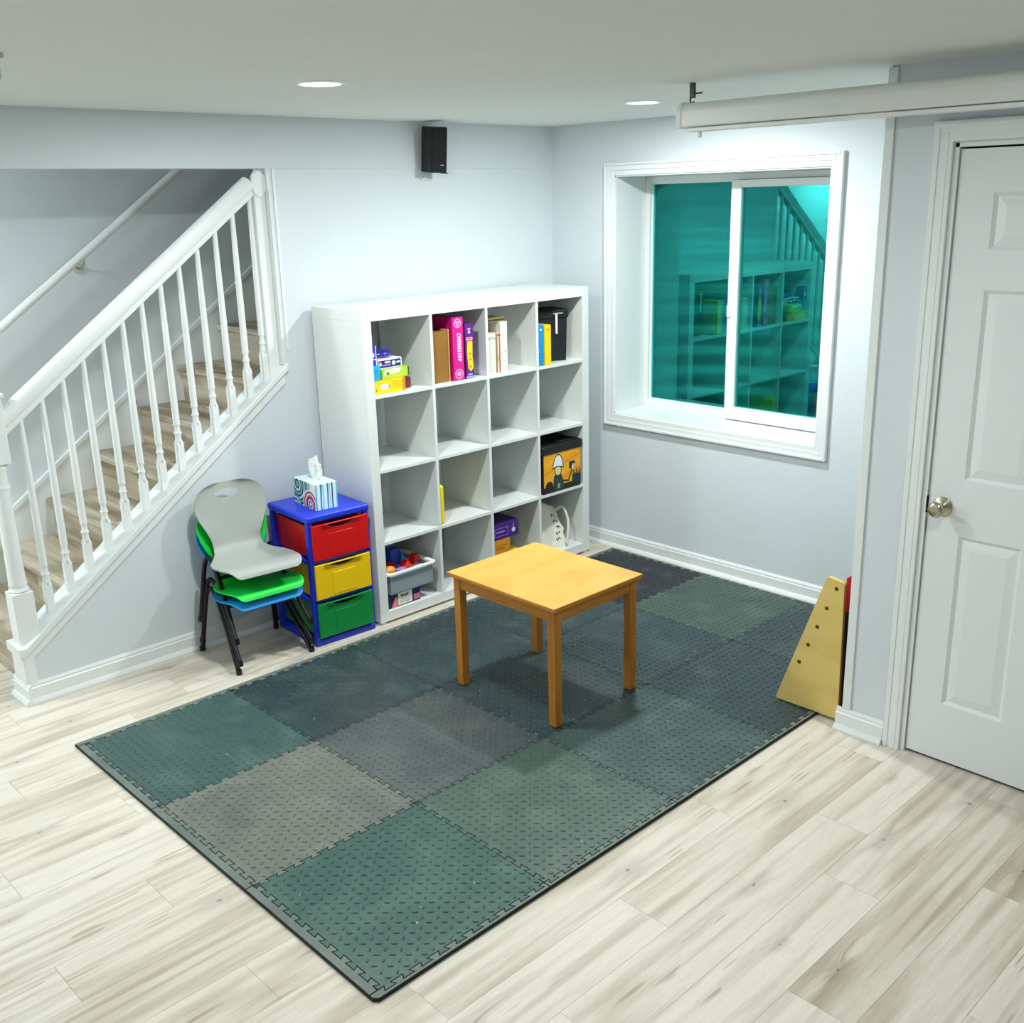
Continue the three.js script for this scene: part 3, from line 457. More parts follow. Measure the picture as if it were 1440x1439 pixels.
{ // row 1, compartment 4
  const k = cell(1, 4);
  carton('blue_book', 'bright blue book standing beside the yellow book', 'book', [0.041, 0.212, 0.17], [k.x0 + 0.024, k.y, 0.33], 0, 0x1288c8, { draw: (c, w, h) => { c.fillStyle = '#1490d4'; c.fillRect(0, 0, w, h); c.fillStyle = '#0a5c96'; c.fillRect(w * 0.2, h * 0.06, w * 0.6, h * 0.1); c.fillStyle = '#fff'; c.beginPath(); c.arc(w * 0.5, h * 0.11, w * 0.17, 0, 7); c.fill(); c.fillStyle = '#0d6ea8'; for (const q of [0.52, 0.7, 0.78, 0.86, 0.94]) c.fillRect(w * 0.2, h * q, w * 0.6, h * 0.02); } }, { body: 'book_block', face: 'spine' });
  carton('yellow_book', 'bright yellow book standing between the blue book and black bag', 'book', [0.046, 0.208, 0.17], [k.x0 + 0.07, k.y, 0.335], 0, 0xf2cc06, { draw: (c, w, h) => { c.fillStyle = '#f6d406'; c.fillRect(0, 0, w, h); c.fillStyle = '#c06a14'; for (let i = 0; i < 4; i++) c.fillRect(w * (0.3 + i * 0.12), h * (0.08 + 0.012 * (i % 2)), w * 0.08, h * 0.05); c.fillStyle = '#dca804'; c.fillRect(w * 0.65, h * 0.32, w * 0.15, h * 0.02); c.fillRect(w * 0.3, h * 0.6, w * 0.2, h * 0.015); } }, { body: 'book_block', face: 'spine' });
  carton('red_case', 'small red case lying behind the tops of the blue and yellow books', 'case', [0.07, 0.232, 0.05], [k.x0 + 0.05, k.y, 0.21], 0, 0xb01e1a, { draw: (c, w, h) => { c.fillStyle = '#c8241e'; c.fillRect(0, 0, w, h); c.fillStyle = '#f0ece8'; c.fillRect(0, 0, w, h * 0.02); } });
  const bag = thing('black_bag', 'black fabric storage bag with a white strap beside the yellow book', 'bag', [k.x0 + 0.213, k.y, 0.262], -0.28);
  const bs = new THREE.MeshStandardMaterial({ color: 0x0c0e18, roughness: 0.7 });
  part('bag_body', extrude(poly([[-0.08, 0], [0.08, 0], [0.088, 0.27], [-0.088, 0.27]]), 0.15, 0.008), bs, bag, [0, 0, -0.06]);
  part('bag_flap', rbox(0.186, 0.05, 0.165, 0.012, 0, 0.248, 0.015), new THREE.MeshStandardMaterial({ color: 0x090a10, roughness: 0.65 }), bag);
  part('white_strap', rbox(0.012, 0.11, 0.006, 0.002, 0.01, 0.2, 0.104), S(0xe8ebec, 0.5), bag);
  part('buckle', rbox(0.06, 0.008, 0.006, 0.002, 0.02, 0.252, 0.104), S(0x8f9896, 0.4), bag);
}
{ // row 3, compartment 2: yellow bowl on edge
  const k = cell(3, 2);
  single('yellow_bowl', 'bright yellow plastic tub lid leaning on the compartment side', 'tub', rbox(0.034, 0.2, 0.24, 0.016, 0, 0, 0, 4), S(0xf2dc08, 0.35), [k.x0 + 0.0185, k.y + 0.1003, 0.296]);
}
{ // row 3, compartment 4: printed fabric box with black lid
  const k = cell(3, 4), w = 0.3, h = 0.235, d = 0.29;
  const b = thing('toy_box', 'orange printed fabric box with a black lid and firefighter picture', 'storage box', [k.x0 + 0.168, k.y, 0.277], 0);
  part('box_body', rbox(w, h, d, 0.006, 0, h / 2, 0), S(0x2a1408, 0.6), b);
  part('printed_front', new THREE.PlaneGeometry(w * 0.97, h * 0.97).translate(0, h / 2, d / 2 + 0.0008), new THREE.MeshStandardMaterial({ roughness: 0.5, map: canvasTex(384, 300, (c, W, H) => {
    const g = c.createLinearGradient(0, 0, 0, H); c.fillStyle = '#f2a800'; c.fillRect(0, 0, W, H);
    for (let i = 0; i < 60; i++) { c.fillStyle = ['#ffc60a', '#f09008', '#fbb400', '#e87a10'][i % 4]; c.globalAlpha = 0.4; c.beginPath(); c.ellipse(((i * 97) % 100) / 100 * W, ((i * 61) % 80) / 100 * H, 40, 9, -0.25, 0, 7); c.fill(); } c.globalAlpha = 1;
    c.fillStyle = '#0c1016'; c.fillRect(0, H * 0.86, W, H * 0.14); c.fillStyle = '#12304a'; c.fillRect(W * 0.78, H * 0.7, W * 0.22, H * 0.18); c.fillStyle = '#0a1420'; for (let i = 0; i < 9; i++) c.fillRect(W * (0.76 + i * 0.027), H * (0.66 - 0.05 * ((i * 5) % 3)), W * 0.018, H * 0.2);
    c.fillStyle = '#14100c'; c.beginPath(); c.ellipse(W * 0.14, H * 0.86, W * 0.1, H * 0.14, 0, 0, 7); c.fill();
    c.fillStyle = '#1c3838'; c.strokeStyle = '#0a0c0c'; c.lineWidth = 7; c.beginPath(); c.moveTo(W * 0.24, H); c.lineTo(W * 0.28, H * 0.62); c.lineTo(W * 0.46, H * 0.62); c.lineTo(W * 0.56, H * 0.98); c.closePath(); c.fill(); c.stroke();
    c.fillStyle = '#7fae3c'; c.fillRect(W * 0.36, H * 0.82, W * 0.07, H * 0.12); c.fillStyle = '#d8dc9c'; c.beginPath(); c.ellipse(W * 0.38, H * 0.5, W * 0.085, H * 0.13, 0, 0, 7); c.fill(); c.stroke();
    c.fillStyle = '#eef2f2'; c.beginPath(); c.moveTo(W * 0.24, H * 0.44); c.quadraticCurveTo(W * 0.27, H * 0.12, W * 0.39, H * 0.12); c.quadraticCurveTo(W * 0.5, H * 0.14, W * 0.52, H * 0.46); c.quadraticCurveTo(W * 0.38, H * 0.36, W * 0.24, H * 0.44); c.fill(); c.stroke();
    c.strokeStyle = '#14100c'; c.lineWidth = 12; c.beginPath(); c.moveTo(W * 0.5, H * 0.78); c.lineTo(W * 0.66, H * 0.82); c.lineTo(W * 0.76, H * 0.55); c.stroke(); c.fillStyle = '#1a120e'; c.fillRect(W * 0.68, H * 0.36, W * 0.16, H * 0.18); c.fillStyle = '#d4ccb8'; c.beginPath(); c.ellipse(W * 0.79, H * 0.5, W * 0.04, H * 0.08, 0.3, 0, 7); c.fill(); }) }), b);
  part('box_lid', rbox(w + 0.016, 0.05, d + 0.012, 0.012, 0, h + 0.005, 0.002), S(0x0b0b12, 0.55), b);
  part('lid_strap', rbox(0.1, 0.006, 0.03, 0.003, 0.03, h + 0.033, 0.12), S(0x16161e, 0.5), b);
}
{ // row 4, compartment 1: clear bin of blocks on a small game box
  const k = cell(4, 1);
  carton('puzzle_box', 'navy and coral puzzle box with white label under the clear bin', 'puzzle box', [0.2, 0.072, 0.2], [k.x0 + 0.108, k.y, 0.305], 0, 0x1b2452, { draw: (c, w, h) => { c.fillStyle = '#1a2250'; c.fillRect(0, 0, w, h); c.fillStyle = '#f08074'; c.beginPath(); c.moveTo(w * 0.1, h); c.lineTo(w * 0.22, h * 0.3); c.lineTo(w * 0.3, h * 0.3); c.lineTo(w * 0.3, h); c.fill(); c.fillStyle = '#f1efdf'; c.fillRect(w * 0.31, h * 0.06, w * 0.44, h * 0.88); c.fillStyle = '#1c2a4c'; for (let i = 0; i < 5; i++) c.fillRect(w * (0.4 + i * 0.05), h * (0.2 + 0.03 * (i % 2)), w * 0.035, h * 0.18); c.fillStyle = '#8a8878'; for (let i = 0; i < 3; i++) c.fillRect(w * 0.37, h * (0.5 + i * 0.13), w * 0.32, h * 0.04); c.fillStyle = '#d8688c'; c.fillRect(w * 0.8, h * 0.5, w * 0.2, h * 0.4); } });
  const bin = thing('clear_bin', 'clear plastic bin with white rim heaped with toy blocks', 'bin', [k.x0 + 0.153, k.y + 0.0736, 0.292], 0);
  const clear = P(0xd8e2e6, 0.18, { transmission: 0.72, thickness: 0, ior: 1.4 });
  const ww = 0.262, dd = 0.255, hh = 0.1, wall = (x0, x1, z0, z1) => span(x0, x1, 0, hh, z0, z1);
  part('tub', merge([span(-ww / 2, ww / 2, 0, 0.004, -dd / 2, dd / 2), wall(-ww / 2, -ww / 2 + 0.003, -dd / 2, dd / 2), wall(ww / 2 - 0.003, ww / 2, -dd / 2, dd / 2), wall(-ww / 2 + 0.003, ww / 2 - 0.003, -dd / 2, -dd / 2 + 0.003), wall(-ww / 2 + 0.003, ww / 2 - 0.003, dd / 2 - 0.003, dd / 2)]), clear, bin);
  const rs = new THREE.Shape(), rr = (p, a, b, r) => { p.moveTo(-a + r, -b); p.lineTo(a - r, -b); p.quadraticCurveTo(a, -b, a, -b + r); p.lineTo(a, b - r); p.quadraticCurveTo(a, b, a - r, b); p.lineTo(-a + r, b); p.quadraticCurveTo(-a, b, -a, b - r); p.lineTo(-a, -b + r); p.quadraticCurveTo(-a, -b, -a + r, -b); };
  rr(rs, ww / 2 + 0.02, dd / 2 + 0.014, 0.03); const hole = new THREE.Path(); rr(hole, ww / 2 - 0.004, dd / 2 - 0.004, 0.02); rs.holes.push(hole);
  part('rim', extrude(rs, 0.012, 0.003).rotateX(-Math.PI / 2), S(0xf0f2ee, 0.4), bin, [0, hh - 0.002, 0]);
  const bx = k.x0 + 0.153, by = k.y + 0.0736;
  const block = (nm, lb, geo, c, x, y, z, r) => single(nm, lb, 'toy block', geo, S(c, 0.35), [bx + x, by + y, 0.292 + z], r);
  block('block_bed', 'paper-white toy pieces filling the bottom of the clear bin', box(0.24, 0.075, 0.235, 0, 0.0385, 0), 0xccd6da, 0, 0.006, 0, [0, 0, 0]);
  const prism = extrude(poly([[-0.04, 0], [0.04, 0], [0, 0.045]]), 0.04, 0.003);
  block('toy_block', 'red triangular toy block at the middle of the bin', prism, 0xdc1712, 0.01, 0.083, 0.04, [0, 0.3, 0]);
  block('toy_block', 'red square toy block at the bin corner', rbox(0.04, 0.04, 0.04, 0.004), 0xd8150f, 0.09, 0.112, 0.03, [0, 0.4, 0.1]);
  block('toy_block', 'red round toy block behind the orange half-disc', new THREE.CylinderGeometry(0.032, 0.032, 0.03, 24), 0xc01418, -0.06, 0.1, 0.03, [0.2, 0, 0]);
  block('toy_block', 'orange half-disc toy block at the bin front', new THREE.SphereGeometry(0.028, 20, 14).scale(1.2, 0.8, 0.8), 0xf2a440, -0.098, 0.106, 0.078, [0, 0, 0]);
  block('toy_block', 'large blue toy cube standing in the bin', rbox(0.075, 0.085, 0.06, 0.005), 0x1440a8, 0.0, 0.128, -0.03, [0, 0.2, 0]);
  block('toy_block', 'light blue pointed toy block above the red triangle', new THREE.ConeGeometry(0.02, 0.07, 4), 0x2a8ae0, 0.045, 0.12, 0.0, [0, 0.5, 0]);
  block('toy_block', 'dark yellow toy bar at the back of the bin', rbox(0.06, 0.022, 0.03, 0.004), 0xa89018, -0.09, 0.1, -0.05, [0, 0.2, 0]);
  block('toy_block', 'lilac toy block between the red blocks', rbox(0.05, 0.022, 0.03, 0.004), 0xb08ad8, -0.035, 0.094, 0.085, [0, 0.15, 0]);
}
{ // row 4, compartment 2: thin dark board at the side
  const k = cell(4, 2);
  single('dark_board', 'thin black board standing on edge in an empty bottom compartment', 'board', rbox(0.012, 0.22, 0.12, 0.002), S(0x0e1210, 0.5), [k.x0 + 0.012, k.y + 0.1105, 0.105]);
}
{ // row 4, compartment 3
  const k = cell(4, 3);
  carton('yellow_kit', 'bright yellow kit box lying at the bottom below the orange box', 'kit box', [0.2, 0.085, 0.2], [k.x0 + 0.104, k.y, 0.316], 0, 0xf0cc0c, { draw: (c, w, h) => { c.fillStyle = '#f6d82a'; c.fillRect(0, 0, w, h); c.fillStyle = '#f4efe0'; c.fillRect(w * 0.42, h * 0.3, w * 0.28, h * 0.4); c.fillStyle = '#1c1a18'; for (let i = 0; i < 6; i++) c.fillRect(w * (0.05 + i * 0.05), h * (0.36 + 0.05 * (i % 3)), w * 0.03, h * 0.24); c.fillStyle = '#4a4038'; for (let i = 0; i < 7; i++) c.fillRect(w * (0.46 + 0.03 * i), h * (0.4 + 0.08 * ((i * 3) % 4)), w * 0.02, h * 0.1); } });
  carton('orange_box', 'orange-brown box resting on the yellow kit box', 'box', [0.12, 0.085, 0.15], [k.x0 + 0.063, k.y + 0.0862, 0.335], 0, 0xc07c14, { draw: (c, w, h) => { c.fillStyle = '#d68c1c'; c.fillRect(0, 0, w, h); c.fillStyle = '#b06a10'; c.fillRect(w * 0.15, h * 0.35, w * 0.7, h * 0.06); c.fillRect(w * 0.15, h * 0.5, w * 0.5, h * 0.12); } }, { r: 0.01 });
  carton('purple_box', 'dark purple box with pale emblem on top of the orange box', 'box', [0.19, 0.085, 0.16], [k.x0 + 0.098, k.y + 0.1724, 0.325], 0, 0x35105e, { draw: (c, w, h) => { c.fillStyle = '#41147a'; c.fillRect(0, 0, w, h); c.strokeStyle = '#9a7cc4'; c.lineWidth = 2; c.strokeRect(w * 0.08, h * 0.3, w * 0.5, h * 0.5); c.fillStyle = '#e8b4d4'; c.fillRect(w * 0.14, h * 0.5, w * 0.32, h * 0.06); c.fillStyle = '#d8d2e6'; c.beginPath(); c.arc(w * 0.8, h * 0.6, h * 0.16, 0, 7); c.fill(); c.fillRect(w * 0.79, h * 0.15, w * 0.02, h * 0.4); } });
}
{ // row 4, compartment 4: canvas tote bag slumped
  const k = cell(4, 4);
  const t = thing('tote_bag', 'slumped off-white canvas tote bag with dark lettering', 'bag', [k.x0 + 0.145, k.y, 0.27], -0.35);
  const g = new THREE.BoxGeometry(0.24, 0.25, 0.12, 24, 24, 10), p = g.attributes.position;
  for (let i = 0; i < p.count; i++) { let x = p.getX(i), y = p.getY(i) + 0.125, z = p.getZ(i); const f = y / 0.25, wv = (fbm(x * 16 + 3, y * 14, 5, 3) - 0.5); z = z * (1.35 - 0.95 * f) + wv * 0.05 * f - 0.03 * f * f; x = x * (1 - 0.18 * f) + (fbm(y * 18, z * 12, 8, 2) - 0.5) * 0.03; y = y * (1 - 0.22 * Math.abs(x / 0.12) * f) ; p.setXYZ(i, x, Math.max(0, y), z); }
  g.computeVertexNormals();
  const cvTex = canvasTex(256, 256, (c, w, h) => { c.fillStyle = '#e4e2d2'; c.fillRect(0, 0, w, h); for (let i = 0; i < 1800; i++) { c.fillStyle = i % 2 ? '#dad8c6' : '#ecead c'.replace(' ', ''); c.fillRect((i * 37) % w, (i * 91) % h, 3, 1); } c.fillStyle = '#17302c'; c.font = 'bold 40px sans-serif'; c.textAlign = 'center'; ['C', 'C', 'E', 'S', 'S'].forEach((q, i) => { c.save(); c.translate(206 - Math.abs(i - 2) * 5, 66 + i * 36); c.rotate(1.35); c.fillText(q, 0, 0); c.restore(); }); c.strokeStyle = '#20302c'; c.lineWidth = 4; c.beginPath(); c.moveTo(20, 30); c.bezierCurveTo(60, 60, 70, 20, 96, 50); c.bezierCurveTo(90, 80, 60, 60, 40, 110); c.stroke(); });
  part('canvas_body', g, new THREE.MeshStandardMaterial({ map: cvTex, roughness: 0.85 }), t);
  const hm = S(0xe2dfcc, 0.85); part('strap_handle', tube([[0.07, 0.2, 0.03], [0.11, 0.225, 0.05], [0.135, 0.16, 0.07], [0.13, 0.09, 0.085], [0.12, 0.02, 0.09]], 0.008, 24, 6).scale(1, 1, 1), hm, t);
}

// ---------------------------------------------------------------- drawer tower and tissue box
{
  const w = 0.322, d = 0.355, h = 0.622, turn = -0.055;
  const u = thing('drawer_tower', 'blue plastic tower with red, yellow and green drawers beside the bookcase', 'drawers', [-1.838, 0, 0.238], turn);
  const blue = S(0x1230c8, 0.38), top = S(0x1638d6, 0.35);
  part('top_panel', rbox(w + 0.008, 0.034, d + 0.008, 0.012, 0, h - 0.017, 0, 4), top, u);
  part('base_panel', rbox(w, 0.03, d, 0.008, 0, 0.015, 0), blue, u);
  for (const sx of [-1, 1]) for (const sz of [-1, 1]) part('post', rbox(0.026, h - 0.05, 0.026, 0.004, sx * (w / 2 - 0.014), h / 2, sz * (d / 2 - 0.016)), blue, u);
  const ph = (h - 0.064) / 3;
  for (let i = 1; i < 3; i++) part('rail', rbox(w - 0.004, 0.016, d - 0.006, 0.004, 0, 0.03 + i * ph, 0), blue, u);
  [['green', 0x0b8a3c], ['yellow', 0xf4c808], ['red', 0xd40c10]].forEach(([n, c], i) => {
    const y0 = 0.03 + i * ph + 0.011, y1 = 0.03 + (i + 1) * ph - 0.01, fw = w - 0.03, m = P(c, 0.3, { clearcoat: 0.3 });
    const s = new THREE.Shape(); s.moveTo(-fw / 2, 0); s.lineTo(fw / 2, 0); s.lineTo(fw / 2, y1 - y0); s.lineTo(0.078, y1 - y0); s.bezierCurveTo(0.06, y1 - y0 - 0.03, -0.06, y1 - y0 - 0.03, -0.078, y1 - y0); s.lineTo(-fw / 2, y1 - y0); s.closePath();
    const dr = part('drawer', extrude(s, 0.014, 0.003), m, u, [0, y0, d / 2 - 0.002]); dr.userData.label = `${n} drawer front`;
    part('drawer_body', merge([span(-fw / 2 + 0.008, fw / 2 - 0.008, 0.004, 0.008, -d + 0.02, 0), span(-fw / 2 + 0.008, -fw / 2 + 0.011, 0.004, y1 - y0 - 0.012, -d + 0.02, 0), span(fw / 2 - 0.011, fw / 2 - 0.008, 0.004, y1 - y0 - 0.012, -d + 0.02, 0), span(-fw / 2 + 0.008, fw / 2 - 0.008, 0.004, y1 - y0 - 0.012, -d + 0.02, -d + 0.023)]), m, dr);
    part('handle_lip', extrude(poly([[-0.1, 0], [0.1, 0], [0.086, 0.006], [-0.086, 0.006]]), 0.018, 0.002).rotateX(-0.25), m, dr, [0, y1 - y0 - 0.006, 0.008]);
    part('raised_field', rbox(0.12, y1 - y0 - 0.06, 0.003, 0.001, 0, (y1 - y0) / 2 - 0.018, 0.0145), m, dr);
  });
  const tb = thing('tissue_box', 'patterned tissue box with swirls and stripes on the drawer tower', 'tissue box', [-1.858, h + 0.0006, 0.262], turn - 0.04);
  const a = 0.112, bq = 0.205, hh = 0.122;
  part('carton', rbox(a, hh, bq, 0.002, 0, hh / 2, 0), S(0xd8eef0, 0.55), tb);
  const swirl = canvasTex(512, 304, (c, W, H) => { c.fillStyle = '#dff3ee'; c.fillRect(0, 0, W, H); const rings = (x, y, R, cols, st = 11) => { for (let r = R, i = 0; r > 0; r -= st, i++) { c.fillStyle = cols[i % cols.length]; c.beginPath(); c.arc(x, y, r, 0, 7); c.fill(); } }; rings(90, 60, 300, ['#0e6a70', '#e6f6f2', '#123c44', '#6fc8be'], 24); rings(30, 330, 130, ['#1a9aa8', '#eef8f4', '#0d4c62', '#eef8f4'], 22); rings(390, 250, 176, ['#eef4f0', '#b0184a', '#f6e2e2', '#e0582c', '#5a1850', '#f8d8e0', '#1c8ab0'], 22); });
  const stripes = canvasTex(256, 280, (c, W, H) => { c.fillStyle = '#cdeef6'; c.fillRect(0, 0, W, H); ['#2a9cc8', '#e8f8fa', '#0d5f86', '#7fd0e0', '#f0fafa', '#1a7aa6', '#a8e2ea', '#0c4c72', '#e2f4f6', '#3cb0d0'].forEach((q, i) => { c.fillStyle = q; c.beginPath(); c.moveTo(i * 27, 0); c.lineTo(i * 27 + 11 + (i % 3) * 5, 0); c.bezierCurveTo(i * 27 + 22, H * 0.4, i * 27 + 6, H * 0.7, i * 27 + 16, H); c.lineTo(i * 27 + 2, H); c.bezierCurveTo(i * 27 - 6, H * 0.6, i * 27 + 10, H * 0.3, i * 27, 0); c.fill(); }); });
  part('side_print', new THREE.PlaneGeometry(bq - 0.003, hh - 0.003).rotateY(-Math.PI / 2).translate(-a / 2 - 0.0006, hh / 2, 0), new THREE.MeshStandardMaterial({ map: swirl, roughness: 0.5 }), tb);
  part('front_print', new THREE.PlaneGeometry(a - 0.003, hh - 0.003).translate(0, hh / 2, bq / 2 + 0.0006), new THREE.MeshStandardMaterial({ map: stripes, roughness: 0.5 }), tb);
  part('opening', extrude(new THREE.Shape().absellipse(0, 0, 0.03, 0.07, 0, 7), 0.001, 0, 24).rotateX(-Math.PI / 2), S(0x9ec4c8, 0.6), tb, [0, hh + 0.0002, 0]);
  { // sheet of tissue pulled up
    const n = 18, q = [], ix = []; for (let j = 0; j <= n; j++) for (let i = 0; i <= n; i++) { const u2 = i / n * 2 - 1, v = j / n, wv = fbm(u2 * 3 + 5, v * 3, 12, 3) - 0.5, wd = 0.026 + 0.046 * Math.sin(Math.min(1, v * 1.15) * Math.PI * 0.72); q.push(0.012 * Math.sin(u2 * 5 + v * 2) * (1 - 0.3 * v) + wv * 0.03, hh - 0.004 + v * (0.122 - 0.04 * Math.abs(u2) - 0.02 * wv), u2 * wd + 0.012 * v); }
    for (let j = 0; j < n; j++) for (let i = 0; i < n; i++) { const s = j * (n + 1) + i, b = s + n + 1; ix.push(s, s + 1, b, s + 1, b + 1, b); }
    const g = new THREE.BufferGeometry(); g.setAttribute('position', new THREE.Float32BufferAttribute(q, 3)); g.setIndex(ix); g.computeVertexNormals();
    single('tissue_sheet', 'white paper tissue sticking out of the patterned tissue box', 'tissue', g, P(0xf6f8f8, 0.9, { side: THREE.DoubleSide, transmission: 0.25, thickness: 0 }), tb.position.toArray(), [0, turn - 0.04, 0]);
  }
}

// ---------------------------------------------------------------- stacked school chairs
{
  // moulded shell: profile from the seat front over the bend to the top of the back
  const prof = new THREE.CatmullRomCurve3([[0, -0.022, 0.178], [0, -0.004, 0.168], [0, 0.004, 0.14], [0, -0.002, 0.06], [0, -0.006, -0.03], [0, 0.006, -0.1], [0, 0.036, -0.137], [0, 0.09, -0.155], [0, 0.17, -0.174], [0, 0.25, -0.19], [0, 0.312, -0.203]].map((p) => new THREE.Vector3(...p)));
  const half = (s) => { // half width along the profile
    const k = [[0, 0.132], [0.012, 0.146], [0.035, 0.158], [0.07, 0.167], [0.16, 0.18], [0.28, 0.186], [0.36, 0.176], [0.43, 0.145], [0.49, 0.12], [0.54, 0.113], [0.6, 0.116], [0.68, 0.138], [0.76, 0.16], [0.84, 0.17], [0.9, 0.163], [0.945, 0.145], [0.97, 0.125], [0.988, 0.1], [1, 0.07]];
    for (let i = 1; i < k.length; i++) if (s <= k[i][0]) { const t = (s - k[i - 1][0]) / (k[i][0] - k[i - 1][0]); return k[i - 1][1] + (k[i][1] - k[i - 1][1]) * t; } return k[k.length - 1][1];
  };
  const ns = 72, nu = 22, th = 0.0055;
  const surf = (s, u, off) => { const p = prof.getPointAt(s), t = prof.getTangentAt(s), n = new THREE.Vector3(0, -t.z, t.y); const back = sm(0.5, 0.7, s), x = half(s) * u; const curl = back * 0.028 * u * u + (1 - back) * 0.006 * u * u; return [x, p.y + n.y * (curl + off), p.z + n.z * (curl + off)]; };
  const shellGeo = () => { const q = [], ix = [], row = nu + 1, lay = (ns + 1) * row; for (const off of [0, -th]) for (let j = 0; j <= ns; j++) for (let i = 0; i <= nu; i++) q.push(...surf(j / ns, i / nu * 2 - 1, off));
    const f = (a, b, c, d) => ix.push(a, b, c, a, c, d);
    for (let j = 0; j < ns; j++) for (let i = 0; i < nu; i++) { const a = j * row + i; f(a, a + 1, a + row + 1, a + row); f(lay + a, lay + a + row, lay + a + row + 1, lay + a + 1); }
    for (let j = 0; j < ns; j++) { const a = j * row, b = a + nu; f(a, a + row, lay + a + row, lay + a); f(b, lay + b, lay + b + row, b + row); }
    for (let i = 0; i < nu; i++) { const a = i, b = ns * row + i; f(a, lay + a, lay + a + 1, a + 1); f(b, b + 1, lay + b + 1, lay + b); }
    const g = new THREE.BufferGeometry(); g.setAttribute('position', new THREE.Float32BufferAttribute(q, 3)); g.setAttribute('uv', new THREE.Float32BufferAttribute(new Float32Array(q.length / 3 * 2), 2)); g.setIndex(ix); g.computeVertexNormals(); return g; };
  // hand hole through the back
  const ev = new Evaluator(); const A = new Brush(shellGeo()), Bq = new Brush(new THREE.CylinderGeometry(1, 1, 0.2, 36).rotateX(Math.PI / 2).scale(0.06, 0.021, 1).translate(0, 0.262, -0.19)); A.updateMatrixWorld(); Bq.updateMatrixWorld();
  let shell = ev.evaluate(A, Bq, SUBTRACTION).geometry; shell.clearGroups(); shell.deleteAttribute('normal'); shell.deleteAttribute('uv'); shell = toCreasedNormals(mergeVertices(shell, 1e-5), 0.8);
  const legPts = (sx) => [[sx * 0.186, 0, -0.19], [sx * 0.167, 0.18, -0.163], [sx * 0.157, 0.265, -0.149], [sx * 0.151, 0.303, -0.132], [sx * 0.147, 0.309, -0.108], [sx * 0.145, 0.285, -0.07], [sx * 0.151, 0.19, 0.005], [sx * 0.178, 0, 0.165]];
  const H = 0.302;
  const chair = (label, color, [x, y, z], turn, last) => {
    const c = thing('school_chair', label, 'chair', [x, y, z], turn, 'stack of small school chairs');
    part('shell', shell, S(color, 0.42), c, [0, H, 0]);
    for (const sx of [-1, 1]) { const l = part('leg_frame', tube(legPts(sx), 0.0105, 64, 12), M.blackMetal, c);
      for (const e of [0, 7]) { const p = legPts(sx)[e]; part('glide', new THREE.CylinderGeometry(0.0125, 0.0135, 0.022, 16), M.blackPlastic, l, [p[0], p[1] + 0.008, p[2]]); }
    }
    part('cross_bar', rod([-0.146, 0.279, -0.064], [0.146, 0.279, -0.064], 0.009), M.blackMetal, c);
    part('cross_bar', rod([-0.148, 0.235, -0.031], [0.148, 0.235, -0.031], 0.008), M.blackMetal, c);
    for (const sx of [-1, 1]) part('seat_bracket', rod([sx * 0.136, 0.279, -0.062], [sx * 0.12, 0.293, 0.06], 0.006, 8), M.chrome, c);
    if (last) { const s = part('leg_sleeve', rod([0.1655, 0.09, 0.085], [0.1545, 0.165, 0.024], 0.0125, 16), M.chrome, c); s.userData.label = 'chrome leg sleeve'; }
    return c;
  };
  chair('blue school chair at the bottom of the chair stack', 0x1796e4, [-2.213, 0.004, 0.242], -0.07, false);
  chair('bright green school chair in the middle of the chair stack', 0x14dc4a, [-2.21, 0.047, 0.25], -0.06, false);
  chair('light grey school chair on top of the chair stack', 0xaab0aa, [-2.216, 0.153, 0.262], -0.085, true);
}

